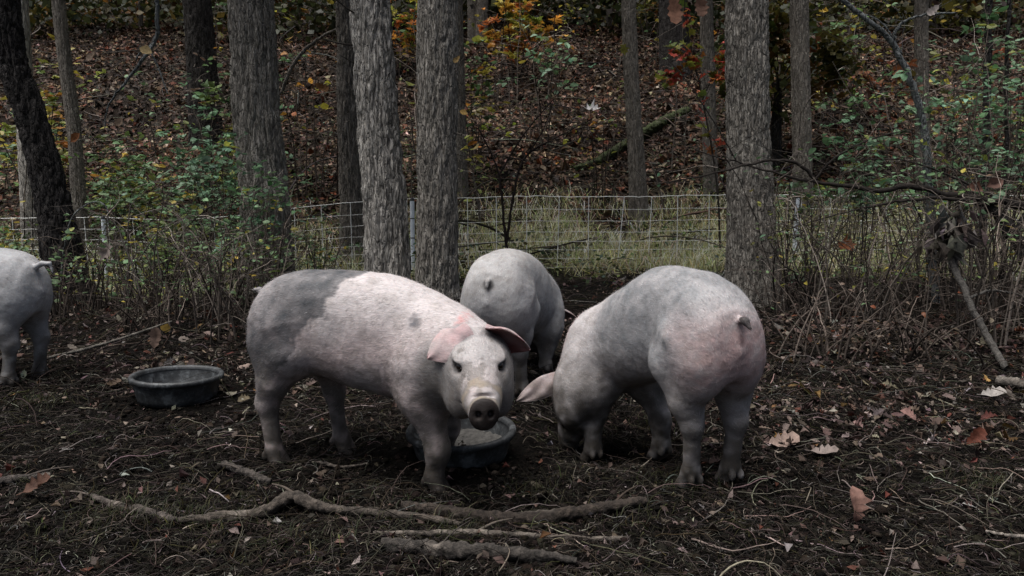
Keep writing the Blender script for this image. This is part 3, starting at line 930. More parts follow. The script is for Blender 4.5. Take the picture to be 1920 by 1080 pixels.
# --- the pig cut by the left edge
OD, YD = (-3.19, 4.17), R_(178)
pollD = np.array([.53, .04, .52]); snD = np.array([.80, .05, .26])
def paintD(V, x, y, z, hl, n1, n2, n3):
    C = np.tile(np.array([.43, .425, .43]), (len(V), 1)) * (1 + .06 * n1 + .03 * n2)[:, None]
    return mixp(C, (.27, .275, .29), sstep(.4, .62, z + .08 * n1) * np.clip(.7 + .3 * n2, 0, 1) * sstep(-.5, -.3, x + .05 * n1))
build_pig("pale pig cut by the left edge, seen from the side with its tail out", OD, YD,
          [(-.36, .115, -.025), (-.39, -.105, -.025), (.31, .12, 0), (.25, -.12, 0)], pollD, snD, paintD,
          [dict(base=(.0, .075, -.03), d=(.2, 1.0, -.10), n=(-.4, .1, 1), L=.17, W=.12, droop=.8, cup=.8),
           dict(base=(.0, -.075, -.03), d=(.2, -1.0, -.0), n=(-.4, -.1, 1), L=.17, W=.12, droop=.8, cup=.8)],
          [((-.485, 0, .660), (-.54, .0, .690), .020, .014), ((-.54, .0, .690), (-.585, 0, .690), .014, .010), ((-.585, 0, .69), (-.60, .0, .63), .008, .004)],
          step=.0065, hairs=18000, seed=4)

# ------------------------------------------------------------------ trees
def trunk_mesh(path, radii, na, nl, amp, freq, zf, seed, flare=.0, rough=.25):
    P = resample(path, nl)
    s = np.linspace(0, 1, nl)
    Rr = np.interp(s, np.linspace(0, 1, len(radii)), radii)
    dist = np.concatenate([[0], np.cumsum(np.linalg.norm(np.diff(P, axis=0), axis=1))])
    th = np.arange(na) * 2 * np.pi / na
    T = nrm(np.gradient(P, axis=0))
    U = nrm(np.cross(T, np.array([0, 1.0, 0])[None])); Wv = np.cross(T, U)
    ct, st = np.cos(th)[None], np.sin(th)[None]
    r0 = Rr[:, None]
    lob = 1 + flare * np.exp(-dist / .35)[:, None] * (1 + .45 * np.cos(th * 4 + seed)[None] + .3 * np.cos(th * 3 + 2 * seed)[None])
    lob = lob * (1 + .06 * noise3(ct * .8 + seed, st * .8, dist[:, None] * .7))
    X, Y, Z = r0 * ct, r0 * st, dist[:, None] + 0 * ct
    wx = .35 * noise3(X * freq * .35, Y * freq * .35, Z * 1.6 + seed)
    f1 = np.abs(noise3(X * freq + wx + seed, Y * freq + wx, Z * zf))
    f2 = np.abs(noise3(X * freq * 2.1 + seed, Y * freq * 2.1 + wx, Z * zf * 2.4 + 9))
    f3 = noise3(X * freq * 5, Y * freq * 5, Z * zf * 7)
    cross = np.abs(noise3(X * freq * .7, Y * freq * .7, Z * zf * 3.2 + 31))
    d = np.minimum(f1 * 2.2, .8) + rough * np.minimum(f2 * 2.2, .8) + .25 * np.minimum(cross * 2.5, .6) + .12 * f3
    rr = r0 * lob + amp * (d - .7)
    V = P[:, None, :] + rr[..., None] * (ct[..., None] * U[:, None, :] + st[..., None] * Wv[:, None, :])
    i = np.arange(na); j = (i + 1) % na
    b = (np.arange(nl - 1) * na)[:, None]
    F = np.stack([b + i, b + j, b + na + j, b + na + i], -1).reshape(-1, 4)
    return V.reshape(-1, 3), F, P, Rr

PAL_CROWN = [(3, (.055, .065, .018)), (2, (.085, .075, .018)), (1.5, (.12, .07, .018)), (1, (.11, .045, .016)), (1, (.04, .055, .02))]

def crown_bag(cen, rad, n, size, pal, rng, clumps=26):
    cc = cen + nrm(rng.normal(0, 1, (clumps, 3))) * rng.uniform(.25, 1, (clumps, 1)) ** .5 * np.array(rad)
    k = rng.integers(0, clumps, n)
    p = cc[k] + rng.normal(0, 1, (n, 3)) * np.array(rad) * .17
    al, nn = rdir(n, .7, rng)
    base = pick(pal, clumps, .25, rng)[k]
    return leaves(L_TINY, p, al, nn, rng.uniform(.6, 1.3, n) * size, 1.2, rng.normal(0, .15, n), None, base * np.exp(rng.normal(0, .2, (n, 1)))), cc

def tree(label, path, radii, bark, na=72, nl=220, amp=.02, freq=22, zf=5, seed=0, flare=.25, crown=None, group=None, name="tree", rough=.25, leaf_n=2200, pal=PAL_CROWN, stubs=()):
    rng = np.random.default_rng(1000 + seed)
    path = [np.array(p, float) for p in path]
    root = empty(name, path[0], label, "tree", group)
    org = path[0].copy()
    V, F, P, Rr = trunk_mesh(path, radii, na, nl, amp, freq, zf, seed * 1.7, flare, rough)
    mk("trunk", V - org, F, M[bark], root, True)
    for (z0, dirv, ln, r) in stubs:                       # broken side branches low on the trunk
        q = P[np.argmin(np.abs(P[:, 2] - z0))]
        pts = [q, q + np.array(dirv) * ln * .5 + np.array([0, 0, -.02]), q + np.array(dirv) * ln + np.array([0, 0, .04 * ln])]
        tv, tf = tubes(resample(pts, 8)[None], np.linspace(r, r * .3, 8)[None], 6)
        mk("branch", tv - org, tf, M["twig"], root, True, (.045, .038, .033))
    if crown:
        cen, rad = np.array(crown[0], float), crown[1]
        (lv, lf, lc), cc = crown_bag(cen, rad, leaf_n, crown[2] if len(crown) > 2 else .17, pal, rng)
        mk("crown", lv - org, lf, M["green"], root, True, lc)
        top = P[-1]
        nl_ = min(len(cc), 12)
        pts = []
        for c in cc[:nl_]:
            s = rng.uniform(.62, .95); q = P[int(s * (len(P) - 1))]
            m = (q + c) / 2 + np.array([0, 0, .25])
            pts.append(resample([q, m, c], 10))
        bv, bf = tubes(np.array(pts), np.linspace(max(radii[-1] * .55, .02), .008, 10)[None].repeat(nl_, 0), 5)
        mk("limbs", bv - org, bf, M["twig"], root, True, (.06, .052, .046))
    return root

def tpath(pxb, Yb, tops, dz=-.08):
    """trunk base in column pxb at distance Yb; further points (px, z, dY)"""
    b = on(pxb, Yb, dz)
    out = [b]
    for px, z, dY in tops:
        Y = Yb + dY
        out.append(np.array([col_x(px, Y, z), Y, z]))
    return out

def up(path, h, lean=(0, 0)):
    """carry a trunk on upwards to height h"""
    a, b = path[-2], path[-1]
    d = (b - a) / max(b[2] - a[2], .1)
    for z in np.linspace(b[2] + 1.2, h, 4):
        path.append(b + np.array([d[0] * .6 + lean[0], d[1] * .6 + lean[1], 1]) * (z - b[2]))
    return path

def crown_at(p, r, h=None):
    q = p[-1]
    return ((q[0], q[1], q[2] + .3), (r, r, r * .75))

p = up(tpath(505, 8.6, [(497, 1.0, 0), (482, 1.9, 0), (469, 3.2, 0)]), 8.5)
tree("thick grey trunk with furrowed bark rising from the brambles, nearest left of centre", p, [.285, .255, .235, .212, .19, .14], "bark_grey", 150, 460, .042, 15, 2.6, 3, .18, crown_at(p, 2.6), "trees in the pig pen wood",
     stubs=[(2.35, (-.6, -.3, .3), .5, .014)])
p = up(tpath(665, 10.4, [(663, 1.0, 0), (660, 2.2, 0), (657, 3.8, 0)]), 8.5)
tree("straight brown trunk half hidden behind the pale shaggy trunk", p, [.20, .19, .185, .18, .16, .12], "bark_brown", 110, 400, .028, 22, 3, 5, .2, crown_at(p, 2.3), "trees in the pig pen wood")
p = up(tpath(731, 7.7, [(722, .9, 0), (707, 1.9, 0), (693, 3.05, 0)]), 8.2)
tree("pale shaggy trunk with peeling light bark, left of the white post", p, [.225, .20, .182, .165, .15, .11], "bark_pale", 150, 480, .040, 17, 2.2, 9, .15, crown_at(p, 2.4), "trees in the pig pen wood", rough=.6,
     stubs=[(2.55, (-.8, -.35, -.05), .55, .016), (2.75, (-.7, -.5, .35), .5, .012), (2.3, (-.75, -.4, .2), .4, .012), (2.2, (.6, -.5, .1), .35, .010)])
p = up(tpath(818, 7.25, [(819, .9, 0), (820, 1.9, 0), (820, 3.0, 0)]), 8.4)
tree("straight dark grey trunk standing right of the white post", p, [.205, .188, .178, .170, .155, .12], "bark_grey", 150, 480, .032, 21, 3.4, 12, .14, crown_at(p, 2.4), "trees in the pig pen wood",
     stubs=[(2.15, (-.7, -.3, .15), .35, .010)])
p = up(tpath(866, 13.2, [(863, 2.0, 0), (859, 3.4, 0)]), 8)
tree("thin trunk peeping out behind the dark grey trunk", p, [.11, .10, .09, .07], "bark_brown", 60, 240, .014, 30, 3, 14, .15, crown_at(p, 1.8), "trees beyond the fence")
p = up(tpath(1416, 7.0, [(1408, .8, 0), (1401, 1.9, 0), (1400, 2.9, 0)]), 8.6)
tree("big straight trunk with scaly bark behind the right-hand pig", p, [.235, .190, .170, .158, .15, .11], "bark_grey", 150, 480, .030, 24, 4.2, 17, .40, crown_at(p, 2.6), "trees in the pig pen wood", rough=.4)
p = up(tpath(1200, 12.4, [(1191, 1.9, 0), (1182, 3.2, 0), (1178, 4.3, 0)]), 8.6)
tree("slender grey trunk standing just beyond the fence right of centre", p, [.145, .125, .115, .105, .08], "bark_brown", 80, 320, .016, 30, 3.4, 19, .3, crown_at(p, 2.0), "trees beyond the fence")
p = up(tpath(1334, 13.2, [(1330, 2.0, 0), (1324, 4.3, 0)]), 8.6)
tree("thin pale trunk beyond the fence beside the red maple leaves", p, [.125, .115, .105, .08], "bark_brown", 70, 280, .014, 30, 3.4, 21, .2, crown_at(p, 1.8), "trees beyond the fence")
p = up(tpath(1506, 12.3, [(1503, 2.0, 0), (1498, 4.1, 0)]), 8.6)
tree("upright grey trunk beyond the fence behind the white post on the right", p, [.155, .14, .135, .10], "bark_brown", 90, 300, .016, 28, 3.2, 23, .2, crown_at(p, 2.0), "trees beyond the fence")
p = up(tpath(1732, 13.0, [(1730, 2.0, 0), (1727, 4.2, 0)]), 8.6)
tree("thin straight trunk crossing behind the forked grey sapling", p, [.12, .105, .10, .07], "bark_brown", 60, 260, .012, 30, 3.2, 25, .2, crown_at(p, 1.8), "trees beyond the fence")
p = up(tpath(134, 7.6, [(100, .95, 0), (62, 1.75, 0), (22, 2.35, 0), (2, 3.1, 0)]), 7.6)
tree("leaning dark trunk with cracked black bark at the left edge", p, [.19, .145, .132, .128, .124, .11, .08], "bark_dark", 130, 420, .034, 17, 4.6, 29, .35, crown_at(p, 2.3), "trees in the pig pen wood", rough=.45)
p = up(tpath(62, 12.5, [(50, 2.0, 0), (35, 4.2, 0)]), 8.4)
tree("pale tan trunk behind the leaning dark trunk", p, [.15, .13, .12, .09], "bark_pale", 70, 260, .016, 26, 3, 31, .2, crown_at(p, 2.0), "trees beyond the fence")
p = up(tpath(154, 12.2, [(140, 1.9, 0), (122, 3.1, 0), (108, 4.1, 0)]), 8.2)
tree("slim brown trunk leaning left beyond the fence on the left", p, [.115, .105, .095, .09, .07], "bark_brown", 60, 280, .014, 30, 3, 33, .2, crown_at(p, 1.8), "trees beyond the fence")
p = up(tpath(388, 17.5, dz=-.45, tops=[(374, 4.6, 0), (362, 6.2, 0)]), 10)
tree("broad dark trunk part way up the slope on the left", p, [.36, .31, .29, .2], "bark_dark", 90, 260, .04, 13, 2.6, 35, .3, crown_at(p, 3.0), "trees up the slope")
p = up(tpath(1268, 20.5, dz=-.5, tops=[(1262, 6.0, 0), (1258, 7.2, 0)]), 11)
tree("broad dark trunk high on the slope, above the mossy log", p, [.42, .36, .34, .25], "bark_dark", 90, 240, .04, 13, 2.6, 37, .3, crown_at(p, 3.0), "trees up the slope")
p = tpath(1452, 14.6, dz=-.3, tops=[(1455, 2.2, 0), (1460, 3.2, 0)])
tree("dark stunted trunk between the big scaly trunk and the upright grey one", p, [.15, .11, .09, .03], "bark_dark", 60, 200, .02, 22, 3, 39, .25, crown_at(p, 1.2), "trees beyond the fence")

# trees along the crest, far back
rng = np.random.default_rng(77)
for i in range(34):
    Y = rng.uniform(23, 40); px = rng.uniform(-60, 1980)
    b = on(px, Y, -.3); h = rng.uniform(7, 11)
    r = rng.choice([.06, .09, .12, .17, .24], p=[.25, .25, .25, .15, .1])
    lean = rng.normal(0, .05, 2)
    path = [b, b + np.array([lean[0] * 2, lean[1], 2.2]), b + np.array([lean[0] * 5, lean[1] * 2, 5]), b + np.array([lean[0] * 8, lean[1] * 3, h])]
    tree("dark trunk among the far trees along the top of the slope", path, [r * 1.15, r, r * .85, r * .5], "bark_dark" if i % 3 == 0 else "bark_brown", 26, 70, .012, 14, 2, 100 + i, .2,
         ((path[-1][0], path[-1][1], path[-1][2] - 1.2), (2.2, 2.2, 2.4), .22), "far trees along the crest", leaf_n=1300)

# the wood behind the crest: one leafy mass nobody could count
bag = Bag()
n = 130000
rng = np.random.default_rng(5)
nc = 1950
cy = 25 + 33 * rng.uniform(0, 1, nc) ** 1.4; cx = rng.uniform(-1, 1, nc) * (cy * 1.1 + 5)
cz = ground_h(cx, cy, False) + rng.uniform(.08, 1, nc) ** 1.3 * (3.2 + (cy - 25) * .30)
k = rng.integers(0, nc, n)
pos = np.stack([cx, cy, cz], 1)[k] + rng.normal(0, 1, (n, 3)) * np.array([.85, .85, .5])
al, nn = rdir(n, .8, rng)
pc = pick([(4, (.030, .036, .014)), (2, (.05, .05, .015)), (1.6, (.10, .085, .018)), (1.2, (.13, .06, .015)), (2, (.03, .022, .016))], nc, .3, rng)[k]
v, f, c = leaves(L_TINY, pos, al, nn, rng.uniform(.14, .34, n), 1.3, rng.normal(0, .2, n), None, pc * np.exp(rng.normal(0, .3, (n, 1))))
tag(mk("distant_wood_foliage", v, f, M["green"], None, True, c), kind="stuff")

# ------------------------------------------------------------------ leaf litter
PAL_LIT = [(3, (0.0663, 0.0443, 0.0351)), (3, (0.1150, 0.0842, 0.0684)), (1.6, (0.1681, 0.1373, 0.1200)), (3, (0.0301, 0.0204, 0.0166)), (.8, (0.0796, 0.0283, 0.0193)), (.22, (0.2478, 0.2170, 0.1971)), (.3, (0.1327, 0.0797, 0.0307))]
PAL_HILL = [(3, (0.0334, 0.0189, 0.0104)), (3, (0.0779, 0.0451, 0.0274)), (2, (0.1391, 0.0945, 0.0643)), (2.5, (0.0134, 0.0079, 0.0047)), (1, (0.0946, 0.0315, 0.0151)), (.45, (0.2894, 0.2205, 0.1654))]
def litter(name, n, ymin, ymax, xf, size, pal, tpl, dens=None, seed=0, tilt=.35, lift=.006, curl=.5, pw=1.0):
    rng = np.random.default_rng(seed)
    Y = ymin + (ymax - ymin) * rng.uniform(0, 1, n) ** pw
    X = rng.uniform(-1, 1, n) * (Y * .72 + xf)
    if dens is not None:
        kk = rng.uniform(0, 1, n) < dens(X, Y); X, Y = X[kk], Y[kk]
    n = len(X)
    Z = ground_h(X, Y)
    al, nn = rdir(n, tilt, rng)
    sz = rng.uniform(size[0], size[1], n)
    # lean with the slope
    gx = (ground_h(X + .06, Y, False) - ground_h(X - .06, Y, False)) / .12
    gy = (ground_h(X, Y + .06, False) - ground_h(X, Y - .06, False)) / .12
    nn[:, 0] -= gx; nn[:, 1] -= gy
    al[:, 2] += gx * al[:, 0] + gy * al[:, 1]
    pos = np.stack([X, Y, Z + lift + rng.uniform(-.012, .02, n)], 1) - al * (sz * .4)[:, None]
    v, f, c = leaves(tpl, pos, al, nn, sz, rng.uniform(.7, 1.15, n), rng.normal(.15, curl, n), rng.normal(0, .5, n), pick(pal, n, .3, rng))
    return v, f, c
def patchy(vfc, amt=.85):
    v, f, c = vfc
    k = np.exp(amt * (noise2(v[:, 0] * .45, v[:, 1] * .45, 7.7) + .8 * noise2(v[:, 0] * 1.7, v[:, 1] * 1.7, 2.9)))
    return v, f, c * k[:, None]
bag = Bag()
clump = lambda X, Y: sstep(-.25, .35, noise2(X * .9, Y * .9, 6.1))
near_d = lambda X, Y: np.clip(.025 + .9 * sstep(.6, 1.4, X) * sstep(2.75, 3.4, Y) + .95 * sstep(3.9, 4.7, Y) * sstep(-.3, -.8, X) + .35 * sstep(3.4, 4.6, Y) + .06 * sstep(.2, .8, X), 0, 1) * (.35 + .65 * clump(X, Y))
bag.add(*litter("", 13000, 2.4, 9.5, 2, (.035, .095), PAL_LIT, L_OAK, near_d, 1, .42, .010, .75))
bag.add(*litter("", 62000, 1.9, 8.0, 2, (.010, .045), PAL_LIT, L_TINY, lambda X, Y: near_d(X, Y) * .85 + .10, 2, .5, .006, .7))
tag(bag.build("fallen_leaves", M["leaf"]), kind="stuff")
bag = Bag()
hd = lambda X, Y: .25 + .75 * sstep(9.4, 13.5, Y + 1.2 * noise2(X * .5, Y * .5, 2.7))
bag.add(*patchy(litter("", 122000, 9.6, 28.5, 8, (.09, .21), PAL_HILL, L_TINY, hd, 3, .30, .012, .6, .9)))
bag.add(*patchy(litter("", 14000, 9.6, 17, 6, (.08, .15), PAL_HILL, L_OAK, hd, 4, .30, .014, .6)))
tag(bag.build("slope_leaf_litter", M["leaf"]), kind="stuff")

# ------------------------------------------------------------------ rootlets, twigs and clods in the churned mud
def fibres(n, ymin, ymax, ln, rad, pal, seed, lift=.012, curve=.5, npt=7, pw=1.5, dens=None):
    rng = np.random.default_rng(seed)
    Y = ymin + (ymax - ymin) * rng.uniform(0, 1, n) ** pw
    X = rng.uniform(-1, 1, n) * (Y * .72 + .15)
    if dens is not None:
        kk = rng.uniform(0, 1, n) < dens(X, Y); X, Y = X[kk], Y[kk]
    kk = (np.hypot(X + 1.76, Y - 3.84) > .42) & (np.hypot(X + .21, Y - 3.02) > .40); X, Y = X[kk], Y[kk]
    n = len(X)
    a = rng.uniform(0, 2 * np.pi, n); l = rng.uniform(ln[0], ln[1], n) ** 1.0
    t = np.linspace(-.5, .5, npt)
    w1 = rng.normal(0, curve, (n, 1)); w2 = rng.normal(0, curve * .7, (n, 1)); ph = rng.uniform(0, 6.28, (n, 1))
    ang = a[:, None] + w1 * t[None] * 3 + w2 * np.sin(6 * t[None] + ph)
    step = (l / (npt - 1))[:, None]
    px = X[:, None] + np.cumsum(np.cos(ang) * step, 1); py = Y[:, None] + np.cumsum(np.sin(ang) * step, 1)
    arch = rng.uniform(0, 1, (n, 1)) ** 4 * l[:, None] * .30 * (1 - (2 * t[None]) ** 2)
    tip = rng.normal(0, .12, (n, 1)) * l[:, None] * np.maximum(t[None], 0) * 2
    pz = ground_h(px.ravel(), py.ravel()).reshape(px.shape) * 1.0
    pz = .5 * pz + .5 * pz.mean(1, keepdims=True) + lift + arch + np.maximum(tip, -.004)
    r = rng.uniform(rad[0], rad[1], n)[:, None] * np.linspace(1.1, .45, npt)[None]
    V, F = tubes(np.stack([px, py, pz], -1), r, 3)
    return V, F, np.repeat(pick(pal, n, .35, rng), npt * 3, axis=0)
PAL_TW = [(3, (0.0115, 0.0092, 0.0075)), (3, (0.0242, 0.0196, 0.0155)), (2.4, (0.0450, 0.0369, 0.0294)), (.25, (0.1152, 0.1008, 0.0864)), (.5, (0.0230, 0.0207, 0.0092))]
PAL_TWD = [(3, (.008, .0065, .0055)), (3, (.020, .0165, .0135)), (1.8, (.060, .051, .043)), (.4, (.14, .122, .105)), (.4, (.03, .028, .012))]
bag = Bag()
bag.add(*fibres(38000, 1.75, 4.6, (.02, .10), (.0007, .0021), PAL_TWD, 11, .004, .7, 6, 1.2))
bag.add(*fibres(4200, 1.75, 6.5, (.08, .30), (.0010, .0026), PAL_TW, 12, .007, .4, 9, 1.1))
bag.add(*fibres(5500, 3.6, 9.2, (.08, .5), (.0015, .0040), PAL_TW, 13, .014, .35, 7, 1.0))
bag.add(*fibres(6000, 9.5, 24, (.2, .9), (.003, .008), [(3, (.03, .024, .02)), (2, (.07, .06, .05)), (1, (.15, .135, .115))], 14, .03, .3, 6, 1.0))
bag.add(*fibres(420, 10, 24, (.8, 2.8), (.010, .024), [(3, (.03, .024, .02)), (1.5, (.075, .065, .055))], 16, .05, .2, 9, 1.0))
bag.add(*fibres(620, 1.8, 5.5, (.06, .3), (.0015, .0034), [(1, (.10, .085, .07)), (1, (.17, .145, .125))], 15, .012, .3, 9, 1.0, lambda X, Y: .35 + .65 * sstep(.3, 1.2, X)))
tag(bag.build("twig_and_root_debris", M["twig"]), kind="stuff")

ICO_V = []; g_ = (1 + 5 ** .5) / 2
for a_ in (-1, 1):
    for b_ in (-g_, g_): ICO_V += [(0, a_, b_), (a_, b_, 0), (b_, 0, a_)]
ICO_V = np.array(ICO_V) / math.sqrt(1 + g_ * g_)
ICO_F = []
for i in range(12):
    for j in range(i + 1, 12):
        for k in range(j + 1, 12):
            if max(np.linalg.norm(ICO_V[i] - ICO_V[j]), np.linalg.norm(ICO_V[j] - ICO_V[k]), np.linalg.norm(ICO_V[i] - ICO_V[k])) < 1.1:
                nn_ = np.cross(ICO_V[j] - ICO_V[i], ICO_V[k] - ICO_V[i])
                ICO_F.append((i, j, k) if nn_ @ ICO_V[i] > 0 else (i, k, j))
ICO_F = np.array(ICO_F)
def clods(n, ymin, ymax, size, seed, pw=1.2):
    rng = np.random.default_rng(seed)
    Y = ymin + (ymax - ymin) * rng.uniform(0, 1, n) ** pw
    X = rng.uniform(-1, 1, n) * (Y * .72 + .15)
    kk = rng.uniform(0, 1, n) < .25 + .75 * clump(X * 2.3, Y * 2.3); X, Y = X[kk], Y[kk]; n = len(X)
    s = size[0] + (size[1] - size[0]) * rng.uniform(0, 1, n) ** 3
    V = ICO_V[None] * (1 + rng.normal(0, .22, (n, 12, 1))) * (s[:, None, None] * np.exp(rng.normal(0, .25, (n, 1, 3))) * np.array([1.15, 1.15, .75]))
    V = V + np.stack([X, Y, ground_h(X, Y) + s * .25], 1)[:, None, :]
    F = (ICO_F[None] + (np.arange(n) * 12)[:, None, None]).reshape(-1, 3)
    return V.reshape(-1, 3), F, np.repeat(pick([(3, (0.0070, 0.0056, 0.0044)), (2, (0.0121, 0.0093, 0.0074)), (1, (0.0209, 0.0167, 0.0130))], n, .25, rng), 12, axis=0)
bag = Bag()
bag.add(*clods(26000, 1.75, 5.2, (.003, .016), 21))
bag.add(*clods(26000, 1.75, 4.0, (.002, .009), 22))
tag(bag.build("soil_clods", M["clod"]), kind="stuff")

# ------------------------------------------------------------------ grass
def blades(X, Y, h, wd, pal, rng, lean=.45, colr=None):
    n = len(X)
    a = rng.uniform(0, 2 * np.pi, n)
    ln = np.abs(rng.normal(lean, .3, n)) * h
    Z = ground_h(X, Y)
    b = np.stack([X, Y, Z - .01], 1)
    o = np.stack([np.cos(a), np.sin(a), np.zeros(n)], 1)
    sdv = np.stack([-np.sin(a + .6), np.cos(a + .6), np.zeros(n)], 1) * wd[:, None]
    m = b + o * (ln * .35)[:, None] + np.array([0, 0, 1.0]) * (h * .62)[:, None]
    t = b + o * ln[:, None] + np.array([0, 0, 1.0]) * (h * (1 - .28 * np.clip(ln / h, 0, 1.4) ** 2))[:, None]
    V = np.stack([b - sdv, b + sdv, m + sdv * .7, m - sdv * .7, t], 1).reshape(-1, 3)
    k = np.arange(n)[:, None] * 5
    c = pick(pal, n, .4, rng) if colr is None else colr
    return V, k + np.array([[0, 1, 2, 3]]), k + np.array([[3, 2, 4]]), np.repeat(c, 5, axis=0)
rng = np.random.default_rng(31)
n = 98000
Y = 8.9 + 4.6 * rng.uniform(0, 1, n) ** 1.3; X = rng.uniform(-1, 1, n) * (Y * .74 + 3.5)
dn = (.40 + .60 * sstep(-1.2, .3, X)) * sstep(-.45, .15, noise2(X * .8, Y * 1.2, 9.3) + .35 * sstep(2.0, 3.5, X)) * sstep(14, 11.5, Y)
kk = rng.uniform(0, 1, n) < dn; X, Y = X[kk], Y[kk]; n = len(X)
v, q, t, c = blades(X, Y, rng.uniform(.08, .42, n), rng.uniform(.0025, .007, n), [(3, (.48, .46, .24)), (2.8, (.76, .72, .52)), (2, (.26, .30, .11)), (.8, (.14, .12, .07))], rng, 1.0)
tag(mk("tall_dry_grass", v, [q, t], M["grass"], None, True, c), kind="stuff")
b_ = Bag()  # flat-lying straw, added to catch light from above and brighten the grass strip
b_.add(*fibres(15000, 8.9, 12.2, (.10, .42), (.0022, .0050), [(2, (.62, .58, .40)), (2, (.42, .41, .22)), (1, (.20, .23, .09))], 41, .03, .4, 6, 1.0, lambda X, Y: (.35 + .65 * sstep(-1.5, .3, X)) * sstep(-.5, .1, noise2(X * .8, Y * 1.2, 9.3) + .35 * sstep(2.0, 3.5, X))))
tag(b_.build("fallen_straw", M["grass"]), kind="stuff")
# short green tufts in the mud
tb = []
for px, Y0, num, sp in [(205, 2.42, 260, .10), (430, 2.40, 160, .10), (330, 2.36, 160, .08), (840, 2.32, 200, .10), (1010, 2.62, 120, .08), (1290, 2.72, 200, .09), (130, 2.28, 120, .09), (50, 3.75, 360, .09), (560, 2.18, 140, .12), (1855, 2.62, 170, .09), (1180, 2.35, 90, .1), (700, 2.45, 120, .12), (1230, 3.55, 120, .10)]:
    cx = at(px, 540, Y0)[0]
    tb.append(np.stack([rng.normal(cx, sp, num), rng.normal(Y0, sp * .7, num)], 1))
tb = np.concatenate(tb); n = len(tb)
v, q, t, c = blades(tb[:, 0], tb[:, 1], rng.uniform(.02, .085, n), rng.uniform(.0010, .0022, n), [(3, (.032, .036, .015)), (2, (.055, .055, .026)), (.8, (.10, .095, .055)), (3, (.025, .023, .012))], rng, .9)
tag(mk("grass_tufts", v, [q, t], M["grass"], None, True, c), kind="stuff")
# low green ground cover along the fence foot and slope foot
n = 58000
Y = 7.6 + 12.0 * rng.uniform(0, 1, n); X = rng.uniform(-1, 1, n) * (Y * .74 + 4)
kk = rng.uniform(0, 1, n) < sstep(-.05, .35, noise2(X * .7, Y * .7, 4.9) + .38 * sstep(-1.0, -4, X) + .1 * sstep(3, 5, X)) * sstep(20, 11, Y); X, Y = X[kk], Y[kk]; n = len(X)
al, nn = rdir(n, .5, rng)
pos = np.stack([X, Y, ground_h(X, Y) + rng.uniform(.02, .55, n) ** 1.4], 1)
v, f, c = leaves(L_TINY, pos, al, nn, rng.uniform(.03, .075, n), 1.2, None, None, pick([(3, (.045, .07, .024)), (2, (.07, .085, .025)), (1, (.11, .10, .03)), (2, (.04, .075, .045))], n, .3, rng))
tag(mk("ground_cover", v, f, M["green"], None, True, c), kind="stuff")

# ------------------------------------------------------------------ electric net fence
def fence_y(x):
    return 9.35 + .20 * (0 - x) * (x < 0) + .03 * x
FZ = lambda x: gz(x, fence_y(x))
fr = empty("electric_fence", (0, fence_y(0), 0), "white electric netting fence strung along the foot of the slope", "fence")
forg = np.array([0, fence_y(0), 0])
xs = np.arange(-10.4, 10.6, .10)
base = np.array([FZ(v) for v in xs]); base = np.convolve(np.pad(base, 6, mode='edge'), np.ones(13) / 13, 'valid')
posts_x = [at(775, 540, fence_y(-1.3))[0], at(1482, 540, 9.5)[0], at(205, 540, fence_y(-5.8))[0]]
def sag(x):
    d = min(abs(x - q) for q in posts_x)
    return -.025 * min(d, 2) ** .8
HTS = [.02, .14, .25, .36, .48, .62, .77, .93]
hv, hf = [], []
topz = lambda i: base[i] + .04 + sag(xs[i])
L1 = []
for h in HTS:
    L1.append(np.stack([xs, [fence_y(v) for v in xs], [base[i] + h + (.03 + sag(xs[i])) * h for i in range(len(xs))]], 1) + RNG.normal(0, .003, (len(xs), 3)))
v, f = tubes(np.array(L1) - forg, np.array([.0022] * (len(L1) - 1) + [.0040])[:, None].repeat(len(xs), 1), 4)
nb = Bag(); nb.add(v, f)
L2 = []
for x in np.arange(-10.2, 10.4, .385):
    xx = x + RNG.normal(0, .01)
    b = np.interp(xx, xs, base)
    tl = RNG.normal(0, .022)
    L2.append([[xx + tl * t, fence_y(xx), b + .02 + (.93 + .03 + sag(xx) - .02) * t] for t in np.linspace(0, 1, 6)])
v, f = tubes(np.array(L2) - forg, np.full((len(L2), 6), .0052), 4)
nb.add(v, f)
# the small knots where stays and strands cross
kv = []; 
for l in L2:
    for h in HTS[1:]:
        t = h / .94
        q = np.array(l[0]) + (np.array(l[-1]) - np.array(l[0])) * min(t, 1)
        kv.append(ICO_V * .009 + q - forg)
nb.add(np.concatenate(kv), (ICO_F[None] + (np.arange(len(kv)) * 12)[:, None, None]).reshape(-1, 3))
nb.build("netting", M["net"], fr)
for x in posts_x:
    b = np.array([x, fence_y(x) - .02, FZ(x) - .1]) - forg
    v, f = tubes(np.array([[b, b + [0.005, 0, .5], b + [.008, 0, 1.03]]]), np.full((1, 3), .028), 10)
    po = mk("post", v, f, M["post"], fr, True)
    v1, f1 = tubes(np.array([[b + [.008, 0, 1.03], b + [.008, 0, 1.05], b + [.008, 0, 1.075]]]), np.array([[.030, .030, .012]]), 10)
    mk("cap", v1, f1, M["cap"], po, True)
    for hh in (.55, .80):
        v1, f1 = tubes(np.array([[b + [.006, 0, hh], b + [.006, 0, hh + .012]]]), np.full((1, 2), .0295), 10)
        mk("clip", v1, f1, M["cap"], po, True)

